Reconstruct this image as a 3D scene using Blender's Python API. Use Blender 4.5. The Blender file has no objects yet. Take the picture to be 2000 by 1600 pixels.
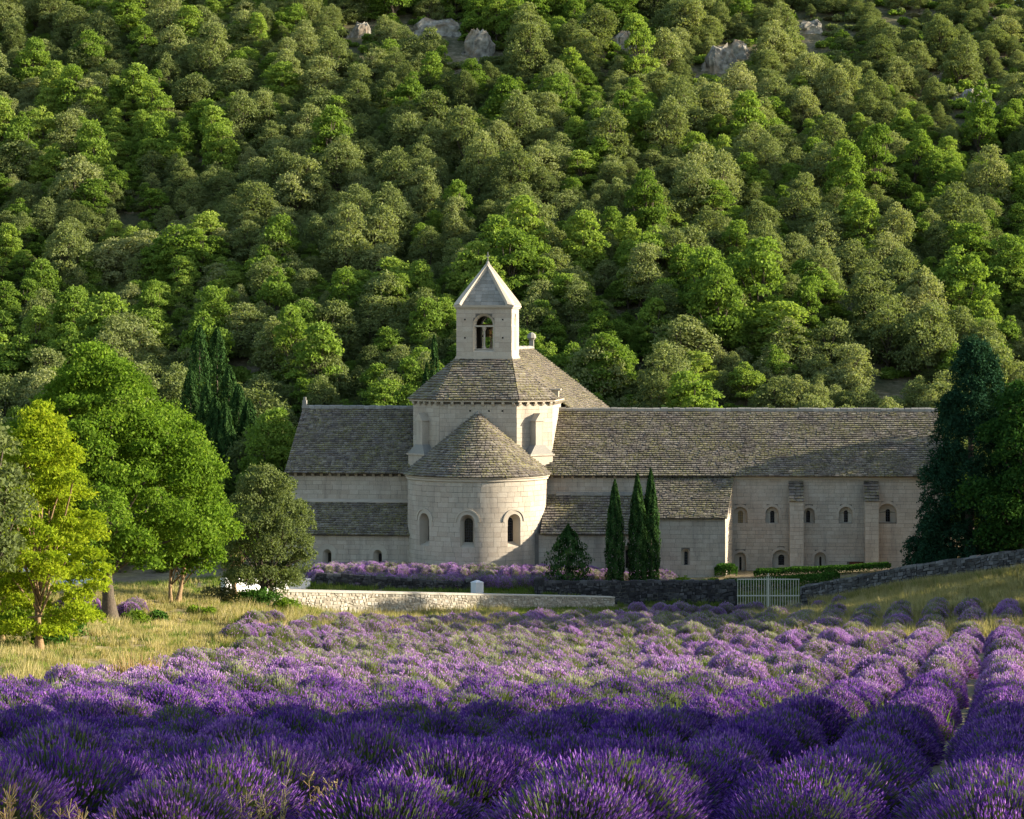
import bpy, math
import numpy as np
from mathutils import Vector, Matrix
from mathutils.geometry import delaunay_2d_cdt

# ------------------------------------------------------------------ camera, sky, sun, exposure
SC = bpy.context.scene
COL = SC.collection
F_PX, HOR = 5000.0, 660.0                 # focal length in photo pixels, horizon row
SUN_AZ, SUN_EL = 0.5, 17.0                # degrees: azimuth from +X towards +Y, elevation

cam_d = bpy.data.cameras.new('camera')
cam_d.sensor_width = 36.0
cam_d.lens = 36.0 * F_PX / 2000.0
cam_d.shift_y = -(800.0 - HOR) / 2000.0
cam_d.clip_start = 0.5
cam_d.clip_end = 3000
cam = bpy.data.objects.new('camera', cam_d)
cam.location = (0, 0, 0)
cam.rotation_euler = (math.pi / 2, 0, 0)
COL.objects.link(cam)
SC.camera = cam

world = bpy.data.worlds.new('World')
SC.world = world
world.use_nodes = True
wn = world.node_tree.nodes
wl = world.node_tree.links
sky = wn.new('ShaderNodeTexSky')
sky.sky_type = 'NISHITA'
sky.sun_disc = False
sky.sun_elevation = math.radians(SUN_EL)
sky.sun_rotation = math.radians(90 - SUN_AZ)
bg = wn['Background']
bg.inputs['Strength'].default_value = 0.128
wl.new(sky.outputs[0], bg.inputs[0])

sun_d = bpy.data.lights.new('sun', 'SUN')
sun_d.energy = 5.0
sun_d.angle = math.radians(0.5)
sun_d.color = (1.0, 0.92, 0.78)
sun = bpy.data.objects.new('sun', sun_d)
sd = Vector((math.cos(math.radians(SUN_AZ)) * math.cos(math.radians(SUN_EL)),
             math.sin(math.radians(SUN_AZ)) * math.cos(math.radians(SUN_EL)),
             math.sin(math.radians(SUN_EL))))
sun.rotation_euler = sd.to_track_quat('Z', 'Y').to_euler()
sun.location = (60, 60, 60)
COL.objects.link(sun)

SC.view_settings.view_transform = 'Standard'
SC.view_settings.look = 'None'
SC.view_settings.gamma = 1.0
SC.view_settings.use_curve_mapping = False
SC.view_settings.exposure = 1.62
SC.render.engine = 'CYCLES'
cy = SC.cycles
cy.max_bounces = 5
cy.diffuse_bounces = 3
cy.glossy_bounces = 2
cy.transmission_bounces = 3
cy.transparent_max_bounces = 4
cy.caustics_reflective = False
cy.caustics_refractive = False
try:
    cy.use_denoising = True
    cy.denoiser = 'OPENIMAGEDENOISE'
except Exception:
    cy.use_denoising = False

rng = np.random.default_rng(11)
PI = math.pi


def at(px, py, Y):
    return np.array([(px - 1000.0) * Y / F_PX, Y, (HOR - py) * Y / F_PX])


# ------------------------------------------------------------------ mesh helpers
def mesh(name, V, faces, mats=(), mi=None, tint=None, smooth=False):
    """faces: list of int arrays (n,k) (k fixed in each) ; mi / tint: list of per-face arrays"""
    me = bpy.data.meshes.new(name)
    V = np.asarray(V, dtype=np.float32).reshape(-1, 3)
    if not isinstance(faces, (list, tuple)):
        faces = [faces]
    faces = [np.asarray(f, dtype=np.int32) for f in faces if len(f)]
    loops = np.concatenate([f.ravel() for f in faces]) if faces else np.zeros(0, np.int32)
    tot = np.concatenate([np.full(len(f), f.shape[1], np.int32) for f in faces]) if faces else np.zeros(0, np.int32)
    start = np.concatenate([[0], np.cumsum(tot)[:-1]]).astype(np.int32) if len(tot) else tot
    me.vertices.add(len(V))
    me.vertices.foreach_set('co', V.ravel())
    me.loops.add(len(loops))
    me.loops.foreach_set('vertex_index', loops)
    me.polygons.add(len(tot))
    me.polygons.foreach_set('loop_start', start)
    me.polygons.foreach_set('loop_total', tot)
    for m in mats:
        me.materials.append(m)
    if mi is not None:
        me.polygons.foreach_set('material_index', np.asarray(mi, dtype=np.int32))
    if tint is not None:
        a = me.attributes.new('tint', 'FLOAT', 'FACE')
        a.data.foreach_set('value', np.asarray(tint, dtype=np.float32))
    me.polygons.foreach_set('use_smooth', np.full(len(tot), bool(smooth)))
    me.update(calc_edges=True)
    me.validate()
    return me


def link(name, data, parent=None, loc=None, rotz=None, scale=None):
    o = bpy.data.objects.new(name, data)
    COL.objects.link(o)
    if parent is not None:
        o.parent = parent
    if loc is not None:
        o.location = loc
    if rotz is not None:
        o.rotation_euler = (0, 0, rotz)
    if scale is not None:
        o.scale = (scale,) * 3 if np.isscalar(scale) else scale
    return o


def tag(o, label=None, cat=None, group=None, kind=None):
    if label:
        o['label'] = label
    if cat:
        o['category'] = cat
    if group:
        o['group'] = group
    if kind:
        o['kind'] = kind
    return o


class MB:
    """collects boxes, prisms, tubes into one mesh"""

    def __init__(s):
        s.V, s.Q, s.T, s.n, s.tq, s.tt, s.mq, s.mt = [], [], [], 0, [], [], [], []

    def add(s, V, Q=None, T=None, tint=0.5, m=0):
        V = np.asarray(V, float).reshape(-1, 3)
        if Q is not None and len(Q):
            Q = np.asarray(Q, int) + s.n
            s.Q.append(Q)
            s.tq.append(np.full(len(Q), tint) if np.isscalar(tint) else tint)
            s.mq.append(np.full(len(Q), m))
        if T is not None and len(T):
            T = np.asarray(T, int) + s.n
            s.T.append(T)
            s.tt.append(np.full(len(T), tint) if np.isscalar(tint) else tint)
            s.mt.append(np.full(len(T), m))
        s.V.append(V)
        s.n += len(V)

    HEX = np.array([[0, 3, 2, 1], [4, 5, 6, 7], [0, 1, 5, 4], [1, 2, 6, 5], [2, 3, 7, 6], [3, 0, 4, 7]])

    def hexa(s, P, tint=0.5, m=0):
        s.add(P, Q=s.HEX, tint=tint, m=m)

    def box(s, x0, x1, y0, y1, z0, z1, tint=0.5, m=0):
        s.hexa([(x0, y0, z0), (x1, y0, z0), (x1, y1, z0), (x0, y1, z0),
                (x0, y0, z1), (x1, y0, z1), (x1, y1, z1), (x0, y1, z1)], tint, m)

    def tube(s, pts, rad, n=7, tint=0.5, m=0):
        pts = np.asarray(pts, float)
        k = len(pts)
        d = np.gradient(pts, axis=0)
        d /= np.linalg.norm(d, axis=1)[:, None] + 1e-9
        ref = np.where(np.abs(d[:, 2:3]) < 0.9, np.array([[0, 0, 1.0]]), np.array([[1.0, 0, 0]]))
        a = np.cross(d, ref)
        a /= np.linalg.norm(a, axis=1)[:, None]
        b = np.cross(d, a)
        t = np.arange(n) / n * 2 * PI
        R = np.asarray(rad, float)[:, None, None]
        V = pts[:, None, :] + R * (np.cos(t)[None, :, None] * a[:, None, :] + np.sin(t)[None, :, None] * b[:, None, :])
        i = np.arange(k - 1)[:, None] * n
        j = np.arange(n)[None, :]
        jn = (j + 1) % n
        Q = np.stack([i + j, i + jn, i + n + jn, i + n + j], -1).reshape(-1, 4)
        s.add(V.reshape(-1, 3), Q=Q, tint=tint, m=m)

    def build(s, name, mats, smooth=False):
        V = np.concatenate(s.V) if s.V else np.zeros((0, 3))
        fs, tn, mi = [], [], []
        if s.Q:
            fs.append(np.concatenate(s.Q)); tn.append(np.concatenate(s.tq)); mi.append(np.concatenate(s.mq))
        if s.T:
            fs.append(np.concatenate(s.T)); tn.append(np.concatenate(s.tt)); mi.append(np.concatenate(s.mt))
        if not isinstance(mats, (list, tuple)):
            mats = [mats]
        return mesh(name, V, fs, mats, np.concatenate(mi), np.concatenate(tn), smooth)


# ------------------------------------------------------------------ materials
def newmat(name):
    m = bpy.data.materials.new(name)
    m.use_nodes = True
    nt = m.node_tree
    nt.nodes.clear()
    out = nt.nodes.new('ShaderNodeOutputMaterial')
    return m, nt, out


def N(nt, typ, **kw):
    n = nt.nodes.new(typ)
    for k, v in kw.items():
        setattr(n, k, v)
    return n


def ramp(nt, src, stops, interp='LINEAR'):
    r = N(nt, 'ShaderNodeValToRGB')
    r.color_ramp.interpolation = interp
    while len(r.color_ramp.elements) < len(stops):
        r.color_ramp.elements.new(0.5)
    for e, (p, c) in zip(r.color_ramp.elements, stops):
        e.position = p
        e.color = (*c, 1)
    nt.links.new(src, r.inputs[0])
    return r.outputs[0]


def mathn(nt, op, a, b=None, clamp=False):
    n = N(nt, 'ShaderNodeMath', operation=op)
    n.use_clamp = clamp
    for i, v in enumerate((a, b)):
        if v is None:
            continue
        if isinstance(v, (int, float)):
            n.inputs[i].default_value = v
        else:
            nt.links.new(v, n.inputs[i])
    return n.outputs[0]


def mix(nt, f, a, b, typ='MIX'):
    n = N(nt, 'ShaderNodeMix', data_type='RGBA', blend_type=typ)
    for s, v in ((n.inputs['Factor'], f), (n.inputs[6], a), (n.inputs[7], b)):
        if isinstance(v, (int, float)):
            s.default_value = v
        elif isinstance(v, tuple):
            s.default_value = (*v, 1) if len(v) == 3 else v
        else:
            nt.links.new(v, s)
    return n.outputs[2]


def attr(nt, name='tint'):
    n = N(nt, 'ShaderNodeAttribute', attribute_name=name)
    return n.outputs['Fac']


def orand(nt):
    return N(nt, 'ShaderNodeObjectInfo').outputs['Random']


def noise(nt, scale, detail=4, rough=0.55, coord='Object', vec=None):
    t = N(nt, 'ShaderNodeTexNoise')
    t.inputs['Scale'].default_value = scale
    t.inputs['Detail'].default_value = detail
    t.inputs['Roughness'].default_value = rough
    if vec is None:
        if coord == 'Position':
            vec = N(nt, 'ShaderNodeNewGeometry').outputs['Position']
        else:
            vec = N(nt, 'ShaderNodeTexCoord').outputs[coord]
    nt.links.new(vec, t.inputs['Vector'])
    return t.outputs['Fac']


def bump(nt, h, strength=0.4, dist=0.02):
    b = N(nt, 'ShaderNodeBump')
    b.inputs['Strength'].default_value = strength
    b.inputs['Distance'].default_value = dist
    nt.links.new(h, b.inputs['Height'])
    return b.outputs[0]


def principled(nt, out, col, rough=0.85, nrm=None, spec=0.3, metal=0.0):
    p = N(nt, 'ShaderNodeBsdfPrincipled')
    if isinstance(col, tuple):
        p.inputs['Base Color'].default_value = (*col, 1)
    else:
        nt.links.new(col, p.inputs['Base Color'])
    p.inputs['Roughness'].default_value = rough
    p.inputs['Specular IOR Level'].default_value = spec
    p.inputs['Metallic'].default_value = metal
    if nrm is not None:
        nt.links.new(nrm, p.inputs['Normal'])
    nt.links.new(p.outputs[0], out.inputs[0])
    return p


def foliage(name, stops, trans=0.3, vary=0.35, tcol=None, gloss=0.0, patch=0.0):
    """leaf colour from the per-leaf tint and the per-tree random number"""
    m, nt, out = newmat(name)
    f = mathn(nt, 'ADD', mathn(nt, 'MULTIPLY', attr(nt), 1 - vary), mathn(nt, 'MULTIPLY', orand(nt), vary), True)
    if patch:                               # broad patches of lusher and drier growth
        pn = mathn(nt, 'MULTIPLY', mathn(nt, 'SUBTRACT', noise(nt, 0.055, 4, 0.6, 'Position'), 0.5), patch)
        f = mathn(nt, 'ADD', f, pn, True)
    c = ramp(nt, f, stops)
    d = N(nt, 'ShaderNodeBsdfDiffuse')
    nt.links.new(c, d.inputs[0])
    t = N(nt, 'ShaderNodeBsdfTranslucent')
    tc = mix(nt, 1.0, c, tcol or (1.25, 1.3, 0.6), 'MULTIPLY')
    nt.links.new(tc, t.inputs[0])
    ms = N(nt, 'ShaderNodeMixShader')
    ms.inputs[0].default_value = trans
    nt.links.new(d.outputs[0], ms.inputs[1])
    nt.links.new(t.outputs[0], ms.inputs[2])
    if gloss <= 0:
        nt.links.new(ms.outputs[0], out.inputs[0])
        return m
    g = N(nt, 'ShaderNodeBsdfGlossy')
    g.inputs['Roughness'].default_value = 0.45
    g.inputs[0].default_value = (1, 1, 1, 1)
    m2 = N(nt, 'ShaderNodeMixShader')
    m2.inputs[0].default_value = gloss
    nt.links.new(ms.outputs[0], m2.inputs[1])
    nt.links.new(g.outputs[0], m2.inputs[2])
    nt.links.new(m2.outputs[0], out.inputs[0])
    return m


def stone_mat(name, stops, scale=1.2, dirt=(0.30, 0.27, 0.22), dirt_amt=0.5, fine=14.0, vary=0.45, bstr=0.35, streak=0.0):
    m, nt, out = newmat(name)
    n1 = noise(nt, scale, 5, 0.6, 'Position')
    n2 = noise(nt, fine, 3, 0.6, 'Position')
    t = mathn(nt, 'ADD', attr(nt), mathn(nt, 'MULTIPLY', orand(nt), 0.0))
    f = mathn(nt, 'ADD', mathn(nt, 'MULTIPLY', n2, 1 - vary), mathn(nt, 'MULTIPLY', t, vary), True)
    c = ramp(nt, f, stops)
    dm = ramp(nt, n1, [(0.48, (0, 0, 0)), (0.72, (1, 1, 1))])
    c = mix(nt, mathn(nt, 'MULTIPLY', dm, dirt_amt), c, dirt)
    if streak:
        vm = N(nt, 'ShaderNodeVectorMath', operation='MULTIPLY')
        nt.links.new(N(nt, 'ShaderNodeNewGeometry').outputs['Position'], vm.inputs[0])
        vm.inputs[1].default_value = (1.9, 1.9, 0.22)
        sm_ = ramp(nt, noise(nt, 1.0, 6, 0.65, vec=vm.outputs[0]), [(0.50, (0, 0, 0)), (0.70, (1, 1, 1))])
        c = mix(nt, mathn(nt, 'MULTIPLY', sm_, streak), c, (0.15, 0.132, 0.11))
        wm_ = ramp(nt, noise(nt, 0.33, 4, 0.6, 'Position'), [(0.45, (0, 0, 0)), (0.65, (1, 1, 1))])
        c = mix(nt, mathn(nt, 'MULTIPLY', wm_, 0.22), c, (0.40, 0.28, 0.20))
    principled(nt, out, c, 0.9, bump(nt, n2, bstr, 0.03), 0.15)
    return m


def plain(name, col, rough=0.7, nscale=6.0, namt=0.25, spec=0.3, metal=0.0):
    m, nt, out = newmat(name)
    n = noise(nt, nscale, 4, 0.6, 'Position')
    c = mix(nt, mathn(nt, 'MULTIPLY', n, namt), col, tuple(x * 0.45 for x in col))
    principled(nt, out, c, rough, bump(nt, n, 0.15, 0.01), spec, metal)
    return m


M = {}
M['ashlar'] = stone_mat('ashlar_limestone', [(0.2, (0.285, 0.235, 0.172)), (0.5, (0.375, 0.318, 0.24)), (0.85, (0.46, 0.40, 0.315))],
                        0.5, (0.22, 0.187, 0.145), 0.5, vary=0.26, streak=0.5)
M['mortar'] = stone_mat('lime_mortar', [(0.2, (0.085, 0.07, 0.055)), (0.8, (0.14, 0.12, 0.095))], 0.6)
M['dressed'] = stone_mat('dressed_limestone', [(0.2, (0.33, 0.272, 0.198)), (0.8, (0.43, 0.37, 0.285))], 0.7, (0.2, 0.17, 0.135), 0.4, 20)
M['spire'] = stone_mat('spire_stone', [(0.2, (0.17, 0.155, 0.125)), (0.8, (0.29, 0.265, 0.22))], 0.9, (0.14, 0.135, 0.11), 0.5, 16)
M['rubble'] = stone_mat('dark_rubble_stone', [(0.1, (0.018, 0.016, 0.016)), (0.55, (0.045, 0.041, 0.04)), (0.95, (0.13, 0.12, 0.112))],
                        1.5, (0.022, 0.021, 0.02), 0.6, 18, 0.65)
M['rubble_grey'] = stone_mat('grey_rubble_stone', [(0.1, (0.04, 0.037, 0.034)), (0.55, (0.10, 0.094, 0.086)), (0.95, (0.22, 0.205, 0.19))],
                             1.5, (0.045, 0.045, 0.038), 0.6, 18, 0.65)
M['rubble_core'] = stone_mat('dark_rubble_core', [(0.2, (0.01, 0.009, 0.009)), (0.8, (0.025, 0.023, 0.022))], 1.5)
M['cream'] = stone_mat('cream_wall_stone', [(0.1, (0.24, 0.2, 0.145)), (0.5, (0.37, 0.32, 0.24)), (0.9, (0.48, 0.43, 0.345))],
                       2.0, (0.30, 0.25, 0.18), 0.4, 18, 0.7)
M['cream_core'] = stone_mat('cream_wall_mortar', [(0.2, (0.28, 0.23, 0.16)), (0.8, (0.42, 0.36, 0.27))], 1.5)
M['glass'] = plain('dark_leaded_glass', (0.006, 0.006, 0.008), 0.25, 8, 0.3, 0.4)
M['lead'] = plain('lead_cames', (0.05, 0.05, 0.055), 0.6, 9, 0.2)
M['amber'] = plain('amber_boarded_pane', (0.30, 0.21, 0.09), 0.7, 25, 0.6)
M['red_door'] = plain('red_brown_door_paint', (0.21, 0.065, 0.04), 0.7, 12, 0.4)
M['white_metal'] = plain('pale_painted_iron', (0.50, 0.46, 0.34), 0.5, 20, 0.25)
M['white_render'] = plain('white_render', (0.58, 0.56, 0.52), 0.85, 3, 0.15)
M['van_paint'] = plain('pale_blue_van_paint', (0.50, 0.56, 0.66), 0.35, 2, 0.1, 0.5)
M['van_panel'] = plain('grey_van_panel', (0.34, 0.33, 0.33), 0.5, 8, 0.2)
M['rubber'] = plain('black_rubber', (0.02, 0.02, 0.02), 0.8, 8, 0.2)
M['chrome'] = plain('wheel_steel', (0.45, 0.45, 0.46), 0.35, 8, 0.2, 0.5, 0.8)
M['bark'] = stone_mat('bark', [(0.2, (0.035, 0.026, 0.018)), (0.8, (0.13, 0.10, 0.07))], 2.0, (0.05, 0.06, 0.03), 0.4, 9, 0.3, 0.8)
M['bark_tan'] = stone_mat('tan_bark', [(0.2, (0.12, 0.075, 0.035)), (0.8, (0.32, 0.21, 0.11))], 2.0, (0.10, 0.07, 0.04), 0.4, 9, 0.3, 0.8)
M['rock'] = stone_mat('pale_cliff_rock', [(0.3, (0.075, 0.068, 0.055)), (0.5, (0.225, 0.2, 0.155)), (0.72, (0.37, 0.335, 0.265))],
                      0.45, (0.26, 0.165, 0.08), 0.65, 1.6, 0.1, 1.0)


def tile_mat(name):
    m, nt, out = newmat(name)
    n1 = noise(nt, 0.9, 5, 0.65, 'Position')
    n2 = noise(nt, 9.0, 4, 0.7, 'Position')
    base = ramp(nt, attr(nt), [(0.0, (0.085, 0.068, 0.06)), (0.35, (0.155, 0.127, 0.108)), (0.7, (0.215, 0.18, 0.145)), (1.0, (0.31, 0.265, 0.21))])
    lich = mathn(nt, 'MULTIPLY', ramp(nt, n2, [(0.46, (0, 0, 0)), (0.60, (1, 1, 1))]), ramp(nt, n1, [(0.38, (0.1, 0.1, 0.1)), (0.62, (1, 1, 1))]))
    c = mix(nt, mathn(nt, 'MULTIPLY', lich, 0.8), base, (0.26, 0.24, 0.05))
    dark = ramp(nt, noise(nt, 3.1, 4, 0.7, 'Position'), [(0.30, (0.5, 0.5, 0.5)), (0.55, (1, 1, 1))])
    c = mix(nt, 1.0, c, dark, 'MULTIPLY')
    principled(nt, out, c, 0.9, bump(nt, n2, 0.5, 0.02), 0.15)
    return m


M['tile'] = tile_mat('stone_roof_slabs')
M['roof_base'] = plain('roof_underlay', (0.07, 0.062, 0.052), 0.95, 5, 0.3)

M['holm'] = foliage('holm_oak_leaves', [(0.0, (0.085, 0.108, 0.038)), (0.5, (0.17, 0.198, 0.07)), (1.0, (0.28, 0.285, 0.125))], 0.38, 0.5, patch=1.5)
M['decid'] = foliage('downy_oak_leaves', [(0.0, (0.08, 0.13, 0.024)), (0.5, (0.158, 0.23, 0.04)), (1.0, (0.27, 0.325, 0.07))], 0.42, 0.5, patch=1.5)
M['olive_shrub'] = foliage('dry_shrub_leaves', [(0.0, (0.06, 0.055, 0.022)), (0.5, (0.12, 0.11, 0.045)), (1.0, (0.19, 0.17, 0.07))], 0.25, 0.45)
M['oak'] = foliage('big_oak_leaves', [(0.0, (0.04, 0.08, 0.008)), (0.5, (0.11, 0.185, 0.02)), (1.0, (0.25, 0.32, 0.045))], 0.42, 0.1)
M['locust'] = foliage('locust_leaves', [(0.0, (0.12, 0.18, 0.012)), (0.5, (0.235, 0.29, 0.018)), (1.0, (0.39, 0.38, 0.03))], 0.42, 0.05)
M['cypress'] = foliage('cypress_foliage', [(0.0, (0.010, 0.026, 0.008)), (0.5, (0.028, 0.060, 0.016)), (1.0, (0.055, 0.10, 0.026))], 0.15, 0.1)
M['conifer'] = foliage('dark_conifer_foliage', [(0.0, (0.008, 0.024, 0.012)), (0.5, (0.02, 0.05, 0.024)), (1.0, (0.05, 0.10, 0.04))], 0.15, 0.1)
M['hedge'] = foliage('box_hedge_leaves', [(0.0, (0.022, 0.055, 0.01)), (0.5, (0.05, 0.11, 0.018)), (1.0, (0.10, 0.18, 0.03))], 0.25, 0.2)
M['deepshade'] = foliage('shade_toned_tree_leaves', [(0.0, (0.012, 0.034, 0.008)), (0.5, (0.03, 0.07, 0.014)), (1.0, (0.07, 0.13, 0.025))], 0.25, 0.1)  # hedge green darkened, deep shade put into the leaf colour
M['bright'] = foliage('bright_shrub_leaves', [(0.0, (0.06, 0.11, 0.012)), (0.5, (0.13, 0.20, 0.02)), (1.0, (0.24, 0.30, 0.03))], 0.35, 0.2)
M['drygrass'] = foliage('dry_grass_blades', [(0.0, (0.15, 0.15, 0.05)), (0.4, (0.29, 0.245, 0.10)), (1.0, (0.50, 0.40, 0.21))], 0.35, 0.6)
M['greengrass'] = foliage('green_grass_blades', [(0.0, (0.05, 0.09, 0.015)), (0.5, (0.12, 0.17, 0.03)), (1.0, (0.25, 0.26, 0.07))], 0.35, 0.6)
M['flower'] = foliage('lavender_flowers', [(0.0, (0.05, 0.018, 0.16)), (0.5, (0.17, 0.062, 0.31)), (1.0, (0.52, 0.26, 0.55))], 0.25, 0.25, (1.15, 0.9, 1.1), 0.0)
M['flower_far_sunlit'] = foliage('sunlit_pale_lavender_flowers', [(0.0, (0.15, 0.065, 0.265)), (0.5, (0.37, 0.185, 0.44)), (1.0, (0.64, 0.42, 0.62))], 0.25, 0.25, (1.15, 0.9, 1.1), 0.0)  # paler bloom for far bushes, with sunlit brightness put into the colour
M['stem_far_sunlit'] = foliage('sunlit_pale_lavender_stems', [(0.0, (0.08, 0.10, 0.05)), (0.5, (0.19, 0.21, 0.10)), (1.0, (0.34, 0.34, 0.17))], 0.25, 0.3, None, 0.0)  # far stems lightened too, sunlight put into their colour
M['stem'] = foliage('lavender_stems', [(0.0, (0.045, 0.07, 0.028)), (0.5, (0.10, 0.135, 0.05)), (1.0, (0.23, 0.24, 0.09))], 0.25, 0.3, None, 0.0)
M['drystalk'] = foliage('dry_weed_stalks', [(0.0, (0.22, 0.13, 0.06)), (0.5, (0.38, 0.27, 0.12)), (1.0, (0.5, 0.42, 0.22))], 0.25, 0.3, None, 0.0)


def ground_mat():
    m, nt, out = newmat('field_soil_and_turf')
    n1 = noise(nt, 0.22, 5, 0.6, 'Position')
    n2 = noise(nt, 2.5, 5, 0.7, 'Position')
    grass = ramp(nt, n2, [(0.25, (0.115, 0.105, 0.04)), (0.5, (0.235, 0.185, 0.085)), (0.75, (0.37, 0.28, 0.155))])
    soil = ramp(nt, n2, [(0.3, (0.10, 0.075, 0.045)), (0.7, (0.22, 0.17, 0.11))])
    c = mix(nt, ramp(nt, n1, [(0.42, (0, 0, 0)), (0.6, (1, 1, 1))]), grass, soil)
    principled(nt, out, c, 0.95, bump(nt, n2, 0.6, 0.08), 0.1)
    return m


def hill_mat():
    m, nt, out = newmat('stony_hillside')
    n1 = noise(nt, 0.12, 5, 0.6, 'Position')
    n2 = noise(nt, 1.3, 5, 0.7, 'Position')
    a = ramp(nt, n2, [(0.3, (0.07, 0.065, 0.03)), (0.55, (0.19, 0.15, 0.085)), (0.78, (0.40, 0.33, 0.23))])
    b = ramp(nt, n2, [(0.3, (0.04, 0.05, 0.02)), (0.7, (0.12, 0.10, 0.05))])
    c = mix(nt, ramp(nt, n1, [(0.42, (0, 0, 0)), (0.6, (1, 1, 1))]), a, b)
    principled(nt, out, c, 0.95, bump(nt, n2, 0.7, 0.2), 0.1)
    return m


M['ground'] = ground_mat()
M['hill'] = hill_mat()

# ------------------------------------------------------------------ terrain
_prof_y = np.array([-200, -40, 0, 12, 23, 40, 60, 80, 100, 120, 135, 150, 156, 165, 185])
_prof_z = np.array([18, 1.0, -2.4, -3.4, -4.65, -6.6, -8.8, -10.85, -12.7, -14.3, -15.2, -15.95, -15.3, -14.6, -13.2])


def _sn(x, y, s, seed):
    """smooth pseudo noise from a few sines"""
    r = np.random.default_rng(seed)
    o = 0
    for k in range(6):
        a = r.uniform(0, 2 * PI)
        f = s * r.uniform(0.5, 2.0)
        o = o + np.sin((x * math.cos(a) + y * math.sin(a)) * f + r.uniform(0, 6.3)) / (1 + 0.5 * k)
    return o / 2.6


_ctrl = []                                 # control points: px, py, Y of visible ground


def gp(px, py, Y):
    p = at(px, py, Y)
    _ctrl.append((p[0], p[1], p[2] - np.interp(Y, _prof_y, _prof_z)))


for px, py, Y in [(80, 1275, 90), (215, 1212, 118), (345, 1180, 128), (515, 1192, 133), (0, 1250, 96), (150, 1165, 148), (0, 1160, 150),
                  (450, 1165, 140), (590, 1198, 139), (700, 1199, 141.2), (900, 1194, 145), (1200, 1189, 150.5), (1050, 1191, 147.5), (1500, 1194, 150), (1440, 1190, 150),
                  (1620, 1183, 149), (1700, 1168, 147), (1800, 1152, 144), (1900, 1140, 142), (2000, 1128, 140), (1900, 1178, 130), (2000, 1160, 130), (2150, 1110, 138),
                  (300, 1252, 100), (420, 1240, 108), (100, 1300, 80), (0, 1385, 60), (200, 1335, 80), (400, 1292, 100), (540, 1258, 115),
                  (640, 1160, 150.5), (800, 1161, 151.5), (920, 1163, 151.5), (1100, 1160, 151.8), (1300, 1172, 151.5),
                  (640, 1118, 156), (800, 1118, 156.5), (930, 1122, 155.5), (1050, 1122, 157), (1250, 1130, 156.5), (1400, 1128, 156), (1550, 1125, 155), (1700, 1120, 154), (1850, 1105, 153),
                  (640, 1110, 162), (1000, 1115, 165), (1500, 1115, 160), (1800, 1112, 160), (1950, 1105, 156), (300, 1130, 165), (50, 1130, 165)]:
    gp(px, py, Y)
for x in (-30, -20, -8, -3, 3, 8, 14, 20, 30):
    for y in (0, 20, 40, 60):
        if not (x < -10 and y > 30):
            _ctrl.append((x, y, 0))
for x in (-6, 0, 6, 12):
    for y in (80, 100, 120, 132):
        _ctrl.append((x, y, 0))
for x in (17, 22):
    for y in (80, 100, 116):
        _ctrl.append((x, y, 0.1))
for x, y, dz in ((-60, 60, 2), (-60, 120, 2), (-60, 165, 2), (60, 60, 3), (60, 120, 4), (60, 165, 3), (-45, 20, 1), (45, 20, 2), (-90, 90, 4), (90, 90, 6),
                 (0, 178, 0), (-20, 178, 0.3), (20, 178, 0.3), (-40, 178, 1), (40, 178, 1)):
    _ctrl.append((x, y, dz))
_ctrl = np.array(_ctrl)


def _tps(r2):
    return 0.5 * r2 * np.log(r2 + 1e-6)


_n = len(_ctrl)
_A = np.zeros((_n + 3, _n + 3))
_d2 = ((_ctrl[:, None, :2] - _ctrl[None, :, :2]) ** 2).sum(-1)
_A[:_n, :_n] = _tps(_d2) + np.eye(_n) * 3.0
_A[:_n, _n] = 1
_A[:_n, _n + 1:] = _ctrl[:, :2]
_A[_n:, :_n] = _A[:_n, _n:].T
_w = np.linalg.solve(_A, np.concatenate([_ctrl[:, 2], np.zeros(3)]))


def field_z(x, y):
    x = np.asarray(x, float); y = np.asarray(y, float)
    sh = x.shape
    x = x.ravel(); y = y.ravel()
    xc = np.clip(x, -95, 95); yc = np.clip(y, -5, 180)
    dz = np.empty(len(x))
    for i in range(0, len(x), 20000):
        s = slice(i, i + 20000)
        r2 = (xc[s, None] - _ctrl[None, :, 0]) ** 2 + (yc[s, None] - _ctrl[None, :, 1]) ** 2
        dz[s] = _tps(r2) @ _w[:_n] + _w[_n] + xc[s] * _w[_n + 1] + yc[s] * _w[_n + 2]
    z = np.interp(y, _prof_y, _prof_z) + dz
    und = 0.10 * _sn(x, y, 0.35, 3) * np.clip((y - 15) / 15, 0, 1) * np.clip((148 - y) / 10, 0, 1)
    # gentle swells across the right-hand part of the lavender field
    und = und + 0.36 * np.sin((y - 0.35 * x) * 2 * PI / 11.0) * np.clip((x - 1) / 7, 0, 1) * np.clip((y - 58) / 12, 0, 1) * np.clip((122 - y) / 8, 0, 1)
    return (z + und).reshape(sh)


def hill_z(x, y):
    x = np.asarray(x, float); y = np.asarray(y, float)
    b = field_z(x, np.minimum(y, 180.0))
    t = np.clip((y - 176) / 22, 0, 1)
    t = t * t * (3 - 2 * t)
    crest = 62 - 24 * np.clip((x - 22) / 38, 0, 1.6)
    h = -11.5 + 0.465 * (y - 194) + 4.2 * _sn(x + 0.55 * y, y * 0.3, 0.06, 8) * np.clip((y - 185) / 40, 0, 1)
    over = np.maximum(h - crest, 0)
    h = np.where(h > crest, crest + 5 * (1 - np.exp(-over / 9.0)), h)
    return b * (1 - t) + np.maximum(h, b - 1) * t


def ground_z(x, y):
    return np.where(np.asarray(y) > 176, hill_z(x, y), field_z(x, y))


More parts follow.
